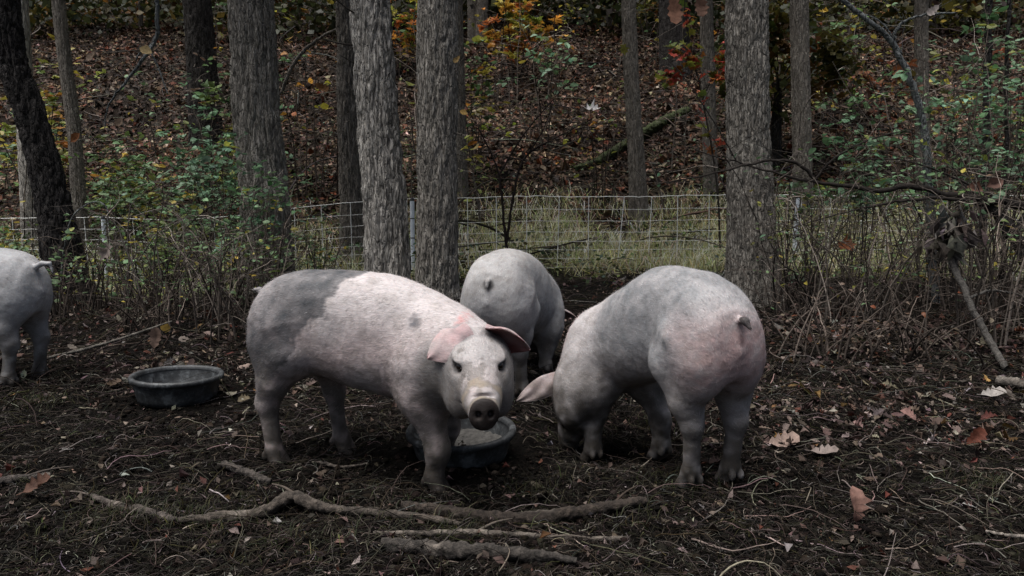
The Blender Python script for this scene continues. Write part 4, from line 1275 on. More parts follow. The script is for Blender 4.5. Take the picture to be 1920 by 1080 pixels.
# ------------------------------------------------------------------ rubber feed pans
def lathe(prof, na=72, wob=0.0, seed=0):
    prof = np.array(prof, float); a = np.arange(na) * 2 * np.pi / na
    w_ = 1 + wob * np.sin(2 * a + seed)
    V = np.stack([prof[:, 0][:, None] * np.cos(a) * w_, prof[:, 0][:, None] * np.sin(a) * w_, prof[:, 1][:, None] + 0 * a], -1).reshape(-1, 3)
    i = np.arange(na); j = (i + 1) % na
    b = (np.arange(len(prof) - 1) * na)[:, None]
    return V, np.stack([b + i, b + j, b + na + j, b + na + i], -1).reshape(-1, 4)
def pan(label, px, Y, R, H, tilt, fill, seed):
    g = on(px, Y)
    zz = np.mean([gz(g[0] + .15 * c_, g[1] + .15 * s_) for c_, s_ in ((1, 0), (-1, 0), (0, 1), (0, -1))])
    root = empty("feed_pan", (g[0], g[1], zz - .012), label, "feed pan", "rubber feed pans in the pen")
    root.rotation_euler = tilt
    rb = R * .84
    v, f = lathe([(.001, .0), (rb * .9, 0), (rb, .008), (rb + .006, .03), (R - .012, H - .030), (R - .008, H - .012)], 80, .012, seed)
    v2, f2 = lathe([(R - .020, H - .012), (R - .024, H - .030), (rb - .010, .030), (rb - .025, .016), (.001, .014)], 80, .012, seed)
    b = Bag(); b.add(v, f); b.add(v2, f2)
    b.build("bowl", M["rubber"], root)
    v, f = lathe([(R - .024, H - .016), (R - .021, H - .003), (R - .013, H + .003), (R + .001, H + .002), (R + .006, H - .006), (R + .005, H - .022), (R - .002, H - .026), (R - .010, H - .024)], 80, .012, seed)
    mk("rim", v, f, M["rubber"], root)
    # crusted leftovers inside
    n = 40
    rr = np.linspace(0, 1, n)[:, None]; th = (np.arange(80) * 2 * np.pi / 80)[None]
    rad = rr * (rb - .006 + fill * .5)
    X = rad * np.cos(th); Yv = rad * np.sin(th)
    Z = .017 + fill * (.55 + .5 * noise2(X * 9 + seed, Yv * 9, 1)) + .012 * np.abs(noise2(X * 40, Yv * 40, seed)) + .005 * noise2(X * 110, Yv * 110, seed) + fill * rr ** 3
    i = np.arange(80); j = (i + 1) % 80; bb = (np.arange(n - 1) * 80)[:, None]
    mk("residue", np.stack([X, Yv, Z], -1).reshape(-1, 3), np.stack([bb + i, bb + j, bb + 80 + j, bb + 80 + i], -1).reshape(-1, 4), M["residue"], root)
    return root
pan("black rubber feed pan on bare mud at the left, nothing beside it", 333, 3.84, .226, .140, (R_(-1.5), R_(1.5), 0), .006, 1)
pan("black rubber feed pan with crusted feed, under the front pig's snout", 866, 3.02, .224, .125, (R_(2), R_(-1), 0), .022, 2)

# ------------------------------------------------------------------ fallen branches and logs
def branch(name, label, cat, pts, rad, color, group=None, seed=0, side=(), knob=.18, mat="wood", sides=20, pale_amt=.8):
    """pts: (px, Y[, extra height]) laid along the ground"""
    rng = np.random.default_rng(seed)
    P = []
    for q in pts:
        g = on(q[0], q[1]); g[2] += (q[2] if len(q) > 2 else 1.15 * float(np.mean(rad)))
        P.append(g)
    NP = 170
    P = resample(P, NP)
    k = np.ones(25) / 25
    P[:, 2] = np.convolve(np.pad(P[:, 2], 12, mode='edge'), k, 'valid')
    P[:, :2] += .006 * np.stack([noise3(np.arange(NP) * .11, 0, seed), noise3(np.arange(NP) * .11, 5, seed)], 1)
    r = np.interp(np.linspace(0, 1, NP), np.linspace(0, 1, len(rad)), rad)
    V, F = tubes(P[None], r[None], sides)
    n_ = noise3(V[:, 0] * 25 + seed, V[:, 1] * 25, V[:, 2] * 25); n2_ = noise3(V[:, 0] * 70, V[:, 1] * 70 + seed, V[:, 2] * 70)
    ctr = np.repeat(P, sides, axis=0)
    V = ctr + (V - ctr) * (1 + knob * 1.3 * n_ + .26 * n2_ - .22 * np.maximum(0, noise3(V[:, 0] * 45, V[:, 1] * 150, V[:, 2] * 150 + seed)))[:, None]
    c = np.array(color) * np.exp(.6 * n_ + .55 * n2_)[:, None]
    pale = sstep(.15, .45, noise3(V[:, 0] * 9 + seed, V[:, 1] * 9, V[:, 2] * 9))
    c = c * (1 - pale_amt * pale[:, None]) + np.array([.17, .145, .122]) * pale_amt * pale[:, None]
    org = P[NP // 2].copy()
    F = [F, np.array([[0] + list(range(sides - 1, 0, -1))]) , np.array([list(range((NP - 1) * sides, NP * sides))])]
    root = mk(name, V - org, F, M[mat], None, True, c)
    root.location = org
    tag(root, label, cat, group)
    for s, dx, dy, dzv, r0 in side:
        q = P[int(s * (NP - 1))] - org
        pp = resample([q, q + np.array([dx, dy, dzv]) * .5 + np.array([0, 0, .01]), q + np.array([dx, dy, dzv])], 12)
        v, f = tubes(pp[None], np.linspace(r0, r0 * .35, 12)[None], 6)
        mk("side_twig", v, f, M["twig"], root, True, np.array(color) * 1.3)
    return root
GB = "fallen branches in the foreground mud"
branch("fallen_branch", "long crooked grey branch with a raised kink, lying across the mud at bottom left", "branch",
       [(335, 2.335), (430, 2.375), (500, 2.405), (545, 2.455, .045), (600, 2.425), (700, 2.395), (800, 2.355), (862, 2.325)], [.012, .019, .020, .021, .016, .015, .012, .008], (.060, .049, .040), GB, 1,
       [(.42, -.10, .04, .03, .007), (.8, .12, -.06, .01, .004)])
branch("fallen_branch", "smooth dark curved branch lying in front of the front pig's foreleg", "branch",
       [(752, 2.455), (850, 2.425), (960, 2.375), (1050, 2.385), (1150, 2.425), (1212, 2.465)], [.017, .021, .022, .022, .020, .014], (.038, .029, .023), GB, 2, [(.85, .1, .08, .04, .006)], .10)
branch("fallen_branch", "thick rotten branch half buried at the bottom edge below centre", "branch",
       [(716, 2.125), (800, 2.115), (900, 2.085), (1000, 2.055), (1080, 2.035)], [.018, .024, .024, .020, .010], (.042, .036, .031), GB, 3, [(.2, .05, -.10, .05, .004), (.3, .10, .05, .07, .003)], .28)
branch("fallen_branch", "thin pale stick lying just below the smooth curved branch", "branch",
       [(700, 2.245), (790, 2.245), (880, 2.275), (960, 2.245), (1050, 2.235), (1150, 2.245), (1240, 2.265)], [.006, .009, .010, .009, .010, .009, .005], (.075, .063, .052), GB, 4, [(.35, .12, .08, .01, .006), (.6, .15, -.05, .02, .004)], .2)
branch("fallen_branch", "dark bark-stripped stick sloping down left of the crooked branch", "branch",
       [(168, 2.495), (215, 2.445), (270, 2.395), (330, 2.335)], [.008, .016, .015, .009], (.070, .058, .050), GB, 5, [(.1, -.14, .02, .01, .005)], .25)
branch("fallen_branch", "short stick pointing at the front pig's hind foot", "branch",
       [(420, 2.795), (455, 2.735), (505, 2.665)], [.014, .016, .013], (.055, .046, .040), GB, 6, [(.5, -.12, .03, .02, .005)], .15)
branch("fallen_branch", "dark branch end sticking in from the left edge of the mud", "branch",
       [(-60, 2.595), (0, 2.655), (50, 2.715), (95, 2.735)], [.02, .019, .016, .010], (.050, .042, .037), GB, 7, [(.6, .16, .08, .02, .006)], .2)
branch("fallen_branch", "bleached twig lying on the mud in the bottom right corner", "branch",
       [(1850, 2.235), (1890, 2.205), (1960, 2.175)], [.004, .007, .008], (.16, .14, .12), GB, 8, (), .1)
branch("fallen_branch", "slim bent stick lying under the front pig's belly", "branch",
       [(555, 2.865), (600, 2.835), (640, 2.825), (690, 2.865)], [.004, .007, .006, .004], (.085, .070, .058), GB, 9, (), .1)
branch("fallen_branch", "long straight stick propped over the leaves beside the left pan", "branch",
       [(85, 4.55, .02), (180, 4.7, .06), (260, 4.85, .11), (325, 4.95, .17)], [.010, .010, .008, .005], (.115, .105, .09), GB, 10, (), .06)
branch("fallen_log", "mossy green log lying aslant on the leafy slope", "log", [(1078, 14.2), (1120, 14.7), (1180, 15.6), (1240, 16.4), (1290, 17.4)], [.04, .08, .10, .10, .08], (.024, .033, .009), "logs beyond the fence", 11, (), .45, "wood", 20, .15)
branch("fallen_log", "dark rotten log in the grass just behind the fence", "log", [(1020, 9.9, .1), (1070, 10.2, .14), (1140, 10.5, .16)], [.05, .06, .045], (.060, .048, .040), "logs beyond the fence", 12, [(.4, -.5, -.5, .02, .02)], .25)
branch("fallen_log", "small pale-barked log at the right edge below the slanting stick", "log", [(1868, 4.05), (1900, 4.0), (1990, 3.9)], [.025, .030, .032], (.12, .105, .09), "logs at the right of the pen", 13, (), .15)

# ------------------------------------------------------------------ shrubs, brambles, saplings
PAL_GR = [(3, (0.1030, 0.1768, 0.0796)), (2, (0.1373, 0.2184, 0.1061)), (2, (0.1144, 0.1664, 0.0464)), (1, (0.2288, 0.2392, 0.0497)), (.6, (0.3661, 0.2912, 0.0530))]
PAL_BLUE = [(3, (0.1323, 0.2421, 0.1397)), (2, (0.1880, 0.2939, 0.1715)), (2, (0.0986, 0.1890, 0.0819)), (.5, (0.2425, 0.2729, 0.0578))]
PAL_YEL = [(2, (0.3380, 0.2873, 0.0507)), (2, (0.2366, 0.2535, 0.0507)), (1, (0.3718, 0.1690, 0.0338)), (1, (0.1352, 0.1690, 0.0507))]
PAL_BRN = [(2, (.13, .085, .06)), (1, (.18, .06, .03)), (1, (.20, .16, .12))]
PAL_RED = [(2, (0.4200, 0.0675, 0.0450)), (1.4, (0.3600, 0.1500, 0.0375)), (1, (0.2400, 0.2550, 0.0450)), (.8, (0.1500, 0.2100, 0.0450))]
PAL_ORG = [(3, (0.4043, 0.2087, 0.0372)), (2, (0.3110, 0.2856, 0.0423)), (1, (0.2021, 0.2636, 0.0507)), (1, (0.4664, 0.1538, 0.0423))]

def shrub(name, label, cat, px, Y, h, spread, nst, ntw, nlf, lsz, pal, seed, group, stem_c=(.045, .036, .030), r0=.006, arch=.5, lean=(0, 0), tpl=L_OVAL, leaf_low=.25, dry=0.0):
    rng = np.random.default_rng(seed)
    g = on(px, Y)
    root = empty(name, g, label, cat, group)
    npt = 12
    t = np.linspace(0, 1, npt)
    a = rng.uniform(0, 2 * np.pi, nst)
    bx = rng.normal(0, spread * .22, nst); by = rng.normal(0, spread * .18, nst)
    hh = h * rng.uniform(.5, 1.05, nst); ou = spread * rng.uniform(.2, 1.0, nst)
    P = np.zeros((nst, npt, 3))
    P[..., 0] = bx[:, None] + np.cos(a)[:, None] * ou[:, None] * t[None] ** 1.4 + lean[0] * t[None] * hh[:, None]
    P[..., 1] = by[:, None] + np.sin(a)[:, None] * ou[:, None] * .8 * t[None] ** 1.4 + lean[1] * t[None] * hh[:, None]
    ar = rng.uniform(0, arch, nst)[:, None]
    P[..., 2] = hh[:, None] * (t[None] * (1 + ar) - ar * t[None] ** 2.4) - .03
    P += np.cumsum(rng.normal(0, .016 * h, P.shape) * t[None, :, None], 1)
    b = Bag()
    R0 = r0 * rng.uniform(.6, 1.5, nst)[:, None] * np.linspace(1, .3, npt)[None]
    v, f = tubes(P, R0, 5)
    cs = np.array(stem_c) * np.exp(rng.normal(.35, .65, (nst, 1)))
    b.add(v, f, np.repeat(cs, npt * 5, axis=0))
    # twigs
    k = rng.integers(0, nst, ntw); s = rng.uniform(.15, .98, ntw)
    i0 = np.clip((s * (npt - 1)).astype(int), 0, npt - 2); fr_ = s * (npt - 1) - i0
    q = P[k, i0] * (1 - fr_[:, None]) + P[k, i0 + 1] * fr_[:, None]
    ta = rng.uniform(0, 2 * np.pi, ntw); tl = h * (.08 + .42 * rng.uniform(0, 1, ntw) ** 2) * (1.1 - .4 * s)
    d = np.stack([np.cos(ta), np.sin(ta), rng.uniform(-.45, .7, ntw)], 1)
    nt_ = 6; tt = np.linspace(0, 1, nt_)
    TP = q[:, None, :] + d[:, None, :] * (tl[:, None] * tt[None])[..., None]
    TP[..., 2] -= (tl * rng.uniform(0, .45, ntw))[:, None] * tt[None] ** 2
    TP += np.cumsum(rng.normal(0, .012 * h, TP.shape), 1) * tt[None, :, None]
    v, f = tubes(TP, r0 * .42 * np.linspace(1, .35, nt_)[None].repeat(ntw, 0), 3)
    b.add(v, f, np.repeat(np.array(stem_c) * np.exp(rng.normal(.5, .65, (ntw, 1))), nt_ * 3, axis=0))
    b.build("stems", M["twig"], root)
    if nlf:
        k_ = name in ('bramble', 'thicket_shrub')
        nlf = int(nlf * (1.25 if k_ else 1.5)); lsz = lsz * (1.3 if k_ else 1.15)
        kk = rng.integers(0, ntw, nlf)
        good = TP[kk, 0, 2] > leaf_low * h
        kk = kk[good]; n = len(kk)
        s = rng.uniform(.15, 1.0, n); i0 = np.clip((s * (nt_ - 1)).astype(int), 0, nt_ - 2); fr_ = s * (nt_ - 1) - i0
        p = TP[kk, i0] * (1 - fr_[:, None]) + TP[kk, i0 + 1] * fr_[:, None]
        sgn = np.where(rng.uniform(0, 1, n) < .5, -1, 1)
        dd = nrm(d[kk]); side_ = nrm(np.cross(dd, np.array([0, 0, 1.0])))
        al = dd * .6 + side_ * sgn[:, None] * .9 + rng.normal(0, .3, (n, 3))
        nn = np.array([0, 0, 1.0]) + rng.normal(0, .35, (n, 3))
        tone = pick(pal, ntw, .2, rng)
        lv, lf, lc = leaves(tpl, p, al, nn, lsz * rng.uniform(.55, 1.25, n), rng.uniform(.8, 1.1, n), rng.normal(.1, .2, n) + dry, rng.normal(-.2, .3, n), tone[kk] * np.exp(rng.normal(0, .18, (n, 1))))
        mk("leaves", lv, lf, M["green"], root, True, lc)
    return root

GL, GR_, GH = "brambles at the left of the pen", "thicket at the right of the pen", "saplings on the slope"
shrub("bramble", "tangle of thin bare stems growing against the leaning dark trunk", "bramble", 185, 6.6, 1.0, .55, 26, 130, 120, .045, PAL_GR, 1, GL)
shrub("bramble", "leafy bramble under the pale bent twig at the left", "bramble", 265, 7.2, 1.15, .6, 24, 120, 300, .05, PAL_GR, 2, GL)
shrub("bramble", "bramble with a few yellow leaves, upright behind the left pan", "bramble", 330, 6.3, 1.05, .5, 24, 130, 200, .045, PAL_GR + PAL_YEL[1:2], 3, GL)
shrub("bramble", "tallest green bramble, its sprays crossing the thick grey trunk", "bramble", 440, 7.6, 1.75, .75, 26, 160, 620, .065, PAL_BLUE, 4, GL, arch=.7)
shrub("bramble", "dense low stems just left of the front pig's rump", "bramble", 425, 5.6, .85, .5, 30, 150, 170, .035, PAL_GR, 5, GL)
shrub("bramble", "bare brown stems in front of the thick grey trunk", "bramble", 500, 6.6, 1.15, .45, 24, 120, 170, .05, PAL_GR, 6, GL)
shrub("bramble", "low leafy scrub between the leaning trunk and the left pig", "bramble", 110, 5.7, .65, .5, 26, 110, 110, .035, PAL_GR, 7, GL)
shrub("bramble", "bushy green bramble behind the netting left of centre", "bramble", 350, 9.9, 1.45, .9, 30, 160, 640, .07, PAL_GR, 8, GL)
shrub("bramble", "yellowish scrub at the far left edge, left of the leaning trunk", "bramble", 30, 8.8, 1.1, .8, 26, 120, 350, .06, PAL_GR + PAL_YEL[:2], 9, GL)
shrub("bramble", "thin sprigs rising between the thick grey trunk and the pale shaggy trunk", "bramble", 600, 8.4, 1.0, .5, 20, 80, 160, .045, PAL_GR, 10, GL)
shrub("bramble", "tall sparse green bush part way up behind the left brambles", "bramble", 395, 11.8, 2.3, 1.0, 22, 130, 520, .08, PAL_BLUE, 11, GL, arch=.3)
shrub("bramble", "dark green bush at the slope foot right of the slim leaning trunk", "bramble", 235, 12.0, 1.8, 1.0, 22, 130, 560, .08, PAL_GR, 12, GL)
shrub("bramble", "low grassy scrub right behind the left pan's leaf bank", "bramble", 290, 5.3, .6, .6, 30, 120, 60, .03, PAL_GR, 13, GL)

shrub("thicket_shrub", "bare twiggy shrub at the foot of the big scaly trunk", "shrub", 1480, 6.0, 1.0, .55, 26, 140, 120, .035, PAL_GR, 21, GR_)
shrub("thicket_shrub", "shrub with olive leaves in front of the right white post", "shrub", 1545, 6.4, 1.25, .55, 22, 130, 330, .04, [(2, (.09, .085, .02)), (1, (.06, .07, .03))], 22, GR_)
shrub("thicket_shrub", "blue-green leafy shrub above the long bent branch", "shrub", 1610, 7.6, 1.95, .6, 18, 130, 620, .075, PAL_BLUE, 23, GR_, leaf_low=.45)
shrub("thicket_shrub", "tangled shrub beneath the clump of dead leaves", "shrub", 1660, 5.6, 1.0, .6, 28, 150, 130, .035, PAL_GR, 24, GR_)
shrub("thicket_shrub", "arching green shrub at the right edge, high leafy sprays", "shrub", 1850, 6.4, 2.6, .75, 22, 170, 560, .06, PAL_BLUE, 25, GR_, arch=.8, leaf_low=.4)
shrub("thicket_shrub", "dense bare shrub at the right edge behind the slanting stick", "shrub", 1870, 5.3, 1.3, .6, 28, 160, 110, .04, PAL_GR, 26, GR_)
shrub("thicket_shrub", "leafy shrub leaning over the bent branch from the right", "shrub", 1760, 6.6, 1.9, .8, 20, 150, 480, .055, PAL_BLUE, 27, GR_, lean=(-.25, 0), leaf_low=.45)
shrub("thicket_shrub", "low dry scrub right of the right-hand pig's rump", "shrub", 1530, 4.7, .55, .5, 22, 90, 40, .03, PAL_BRN, 28, GR_)
shrub("thicket_shrub", "low leafless scrub in the leaves before the slanting stick", "shrub", 1700, 4.6, .5, .55, 20, 90, 30, .03, PAL_BRN, 29, GR_)
shrub("thicket_shrub", "weedy stems behind the netting at the far right", "shrub", 1760, 10.0, 1.2, 1.0, 30, 150, 420, .05, PAL_GR, 30, GR_)
shrub("thicket_shrub", "thin upright whips in the top right corner", "shrub", 1800, 8.6, 3.3, .6, 16, 130, 420, .07, PAL_BLUE, 31, GR_, arch=.1, leaf_low=.45)

shrub("thicket_shrub", "pale bare tangle of arching canes under the bent branch", "shrub", 1600, 5.4, 1.1, 1.0, 20, 170, 0, .03, PAL_GR, 61, GR_, stem_c=(.060, .051, .043), arch=1.0)
shrub("thicket_shrub", "brown leafless tangle at the right edge above the pale-barked log", "shrub", 1840, 4.9, 1.5, 1.0, 22, 190, 30, .03, PAL_BRN, 62, GR_, stem_c=(.055, .046, .039), arch=.9)
shrub("thicket_shrub", "high bare tangle of twigs crossing before the forked grey sapling", "shrub", 1720, 7.2, 2.6, 1.1, 18, 200, 60, .05, PAL_BLUE, 63, GR_, stem_c=(.085, .072, .062), arch=.7)
shrub("thicket_shrub", "bare twigs crossing the big scaly trunk from the right", "shrub", 1500, 6.3, 2.0, .9, 12, 130, 20, .04, PAL_GR, 64, GR_, stem_c=(.07, .06, .052), arch=.5, lean=(-.2, 0))
shrub("bramble", "pale leafless canes tangled in front of the left brambles", "bramble", 300, 5.9, 1.1, .95, 22, 180, 30, .04, PAL_GR, 65, GL, stem_c=(.065, .056, .048), arch=1.0)
shrub("bramble", "brown bare canes bowed over by the front pig's rump", "bramble", 455, 5.2, .8, .75, 20, 140, 20, .03, PAL_GR, 66, GL, stem_c=(.06, .05, .042), arch=1.0)
shrub("sapling", "orange-leaved sapling at the top of the slope, centre", "sapling", 960, 20.0, 2.8, 1.5, 9, 90, 620, .19, PAL_ORG, 42, GH, r0=.018, tpl=L_MAPLE, leaf_low=.3)
shrub("sapling", "spindly sapling with pale green leaves on the open slope", "sapling", 1010, 15.5, 3.0, 1.2, 9, 80, 90, .14, PAL_BLUE, 44, GH, r0=.012, leaf_low=.3)
shrub("sapling", "yellow-green sapling just right of the dark grey trunk", "sapling", 895, 14.6, 3.2, .7, 7, 60, 260, .13, PAL_YEL + PAL_GR[:2], 45, GH, r0=.012, leaf_low=.2)
shrub("sapling", "shrubby sapling of orange and green leaves at upper left", "sapling", 95, 13.4, 3.4, 1.1, 10, 90, 420, .13, PAL_ORG[:2] + PAL_YEL, 46, GH, r0=.012, leaf_low=.4)
shrub("sapling", "bare dark sapling between the thick grey trunk and its right neighbour", "sapling", 590, 14.0, 3.4, 1.1, 9, 110, 60, .13, PAL_ORG, 47, GH, r0=.013, leaf_low=.4)
shrub("sapling", "low green sapling above the broad dark trunk's foot", "sapling", 470, 15.0, 2.6, 1.3, 10, 90, 420, .12, PAL_GR, 48, GH, r0=.012, leaf_low=.2)
shrub("sapling", "dense green sapling on the left slope between the two leaning trunks", "sapling", 250, 13.2, 2.0, 1.1, 16, 110, 520, .10, PAL_GR, 50, GH, r0=.008, leaf_low=.1)
shrub("sapling", "light green bushy sapling at far upper left, above the pale tan trunk's foot", "sapling", 60, 15.5, 2.4, 1.3, 14, 110, 420, .12, PAL_GR + PAL_YEL[:1], 51, GH, r0=.009, leaf_low=.1)
shrub("sapling", "green sapling with drooping sprays right of the broad dark trunk on the left", "sapling", 420, 13.4, 2.6, .9, 12, 110, 420, .11, PAL_BLUE, 52, GH, r0=.009, leaf_low=.2)
shrub("sapling", "thin brownish sapling on the open slope left of the slender grey trunk", "sapling", 1120, 13.0, 2.2, .8, 8, 90, 70, .10, PAL_YEL, 53, GH, r0=.009, leaf_low=.3)
shrub("sapling", "dark leafy sapling high on the slope between the maple and the forked grey sapling", "sapling", 1560, 17.0, 2.8, 1.5, 14, 110, 200, .14, PAL_GR, 54, GH, r0=.012, leaf_low=.1)
shrub("sapling", "leafy sapling at the right edge half way up the slope", "sapling", 1885, 13.5, 3.2, 1.2, 14, 120, 260, .11, PAL_BLUE, 55, GH, r0=.010, leaf_low=.15)
shrub("sapling", "orange and yellow sapling at the top edge left of the dark grey trunk", "sapling", 760, 21.0, 2.8, 1.4, 10, 90, 380, .19, PAL_ORG, 56, GH, r0=.014, tpl=L_MAPLE, leaf_low=.3)
shrub("sapling", "yellow-leaved sapling at the top edge between the slender and the thin pale trunk", "sapling", 1230, 24.0, 3.2, 1.6, 10, 90, 420, .19, PAL_YEL, 57, GH, r0=.014, leaf_low=.3)
shrub("sapling", "yellowing sapling at the top right among thin trunks", "sapling", 1760, 15.5, 2.6, 1.3, 9, 80, 170, .16, PAL_YEL + PAL_BRN, 49, GH, r0=.012, leaf_low=.3)

rng_s = np.random.default_rng(91)
for i in range(26):
    Y_ = rng_s.uniform(11.5, 23); px_ = [rng_s.uniform(-20, 430), rng_s.uniform(520, 1000), rng_s.uniform(880, 1380), rng_s.uniform(1430, 1940)][i % 4]
    shrub("thin_sapling", "thin nearly bare sapling, one of many scattered over the leafy slope", "sapling", px_, Y_, rng_s.uniform(1.8, 4.2), .45, 2, 34, 16 + 10 * (i % 3), .12,
          [PAL_BRN, PAL_YEL, PAL_GR][i % 3], 300 + i, "thin saplings on the slope", stem_c=(.075, .064, .055), r0=.012, arch=.05, leaf_low=.2)

# drawn saplings and bent branches: each a woody skeleton given by its own bends
def woody(name, label, cat, limbs, mat, group=None, leaf=None, color=(.05, .042, .036), seed=0, part="branch", twigs=0, twl=.3):
    """limbs: list of (points (px, py, Y), radii); the first is the main stem"""
    rng = np.random.default_rng(seed)
    ps = [np.array([at(*q) for q in l[0]]) for l in limbs]
    org = ps[0][0].copy()
    root = empty(name, org, label, cat, group)
    allp = []
    for i, (p_, (_, r)) in enumerate(zip(ps, limbs)):
        n = 40
        P = resample(p_, n)
        P[1:-1] += rng.normal(0, r[0] * .18, (n - 2, 3))
        rr = np.interp(np.linspace(0, 1, n), np.linspace(0, 1, len(r)), r)
        v, f = tubes((P - org)[None], rr[None], 9)
        ctr = np.repeat(P - org, 9, axis=0)
        v = ctr + (v - ctr) * (1 + .12 * noise3(v[:, 0] * 30, v[:, 1] * 30, v[:, 2] * 30))[:, None]
        mk("stem" if i == 0 else part, v, f, M[mat], root, True, color)
        allp.append(P)
    if twigs:
        A = np.concatenate(allp); k = rng.integers(0, len(A), twigs)
        d = nrm(rng.normal(0, 1, (twigs, 3)) + np.array([0, 0, .3])); l = twl * rng.uniform(.3, 1.2, twigs)
        tt = np.linspace(0, 1, 7)
        TP = A[k][:, None, :] - org + d[:, None, :] * (l[:, None] * tt[None])[..., None]
        TP += np.cumsum(rng.normal(0, .012, TP.shape), 1) * tt[None, :, None]
        v, f = tubes(TP, np.linspace(.0032, .0012, 7)[None].repeat(twigs, 0), 3)
        tw = mk("twigs", v, f, M["twig"], root, True, np.array(color) * 1.1); tw["kind"] = "stuff"
    if leaf:
        num, sz, pal, tpl, lo = leaf
        A = np.concatenate([p_[int(lo * len(p_)):] for p_ in allp])
        k = rng.integers(0, len(A), num)
        al, nn = rdir(num, .5, rng)
        lv, lf, lc = leaves(tpl, A[k] - org + rng.normal(0, .05, (num, 3)), al, nn, sz * rng.uniform(.6, 1.2, num), 1, rng.normal(.1, .2, num), rng.normal(-.2, .3, num), pick(pal, num, .2, rng))
        mk("leaves", lv, lf, M["green"], root, True, lc)
    return root
woody("sapling", "dark forked bare sapling before the netting, above the middle pig", "sapling",
      [([(953, 538, 8.6), (950, 470, 8.6), (944, 400, 8.6), (935, 325, 8.6), (905, 255, 8.6), (868, 190, 8.6)], [.020, .017, .013, .009, .004]),
       ([(950, 455, 8.6), (962, 370, 8.6), (985, 295, 8.6), (1050, 255, 8.5), (1125, 215, 8.4)], [.017, .014, .011, .007, .003]),
       ([(938, 325, 8.6), (975, 262, 8.6), (1025, 200, 8.6), (1090, 130, 8.6)], [.011, .009, .006, .003]),
       ([(985, 295, 8.6), (1020, 240, 8.5), (1050, 150, 8.5)], [.008, .006, .003])], "twig", GH, (26, .09, PAL_BRN, L_OAK, .6), (.026, .020, .018), 3, "branch", 26, .5)
woody("sapling", "maple sapling with red and yellow leaves left of the big scaly trunk", "sapling",
      [([(1351, 500, 9.9), (1348, 392, 9.9), (1338, 300, 9.9), (1322, 210, 9.9), (1310, 150, 9.9), (1290, 60, 9.9), (1282, -20, 9.9)], [.016, .014, .012, .010, .008, .006]),
       ([(1312, 155, 9.9), (1280, 135, 9.9), (1240, 148, 9.85)], [.007, .005, .003]), ([(1318, 185, 9.9), (1340, 135, 9.9), (1368, 90, 9.9)], [.007, .005, .003]),
       ([(1316, 170, 9.9), (1345, 150, 9.9), (1372, 135, 9.85)], [.006, .004, .003]), ([(1310, 150, 9.9), (1290, 105, 9.85), (1262, 98, 9.8)], [.006, .004, .003])],
      "twig", GH, (150, .15, PAL_RED, L_MAPLE, .42), (.05, .042, .036), 31, "branch", 18, .3)
woody("sapling", "oak sapling with orange-brown leaves behind the forked grey sapling", "sapling",
      [([(1636, 408, 12.4), (1640, 330, 12.4), (1648, 240, 12.4), (1655, 150, 12.4), (1662, 60, 12.4)], [.016, .014, .010, .006]),
       ([(1652, 190, 12.4), (1680, 140, 12.3), (1705, 125, 12.3)], [.007, .005, .003]), ([(1650, 200, 12.4), (1628, 150, 12.4), (1612, 135, 12.4)], [.007, .005, .003]),
       ([(1655, 150, 12.4), (1685, 165, 12.3), (1715, 170, 12.3)], [.007, .005, .003])],
      "twig", GH, (110, .17, [(2, (.27, .105, .045)), (1, (.19, .10, .06)), (.6, (.20, .17, .05))], L_OAK, .5), (.05, .042, .036), 32, "branch", 14, .4)
woody("sapling", "forked smooth grey sapling leaning left at upper right", "sapling",
      [([(1752, 575, 7.0), (1747, 430, 7.0), (1735, 260, 7.0), (1715, 175, 7.0), (1675, 80, 7.0), (1610, 25, 7.0), (1560, -15, 7.0)], [.050, .045, .040, .036, .030, .024, .021]),
       ([(1677, 82, 7.0), (1678, 60, 7.0), (1700, 38, 7.0), (1745, 27, 7.0), (1790, 24, 7.0)], [.018, .014, .011, .009, .007]),
       ([(1690, 100, 7.0), (1660, 50, 7.0), (1630, 30, 7.0), (1600, 25, 7.0)], [.010, .008, .006, .004])], "smooth", GH, None, (.1, .1, .1), 5, "branch", 14, .6)
woody("bent_branch", "long dark bent branch sagging across the right thicket", "branch",
      [([(1985, 400, 6.1), (1920, 385, 6.1), (1830, 373, 6.1), (1760, 362, 6.1), (1700, 350, 6.1), (1650, 358, 6.1), (1590, 350, 6.1), (1530, 340, 6.1), (1460, 325, 6.2), (1390, 305, 6.3), (1290, 275, 6.4)], [.045, .036, .028, .024, .023, .020, .016, .012, .009, .006, .003]),
       ([(1528, 340, 6.1), (1512, 318, 6.1), (1480, 302, 6.1), (1420, 305, 6.1), (1340, 325, 6.0), (1220, 348, 6.0)], [.015, .013, .010, .008, .006, .003]),
       ([(1528, 338, 6.1), (1560, 300, 6.1), (1630, 262, 6.1), (1720, 240, 6.1)], [.010, .009, .006, .003]),
       ([(1820, 376, 6.1), (1740, 372, 6.0), (1640, 385, 5.9), (1560, 405, 5.8), (1490, 425, 5.8), (1440, 440, 5.7)], [.016, .013, .010, .007, .005, .003]),
       ([(1870, 372, 6.1), (1770, 325, 6.1), (1690, 300, 6.0), (1600, 300, 6.0)], [.010, .008, .006, .003]),
       ([(1380, 300, 6.3), (1330, 215, 6.3), (1270, 130, 6.3), (1200, 65, 6.4)], [.006, .005, .004, .002])], "twig", "bent branches at the right", (60, .05, PAL_BLUE, L_OVAL, .3), (.030, .025, .022), 6, "branch", 60, .45)
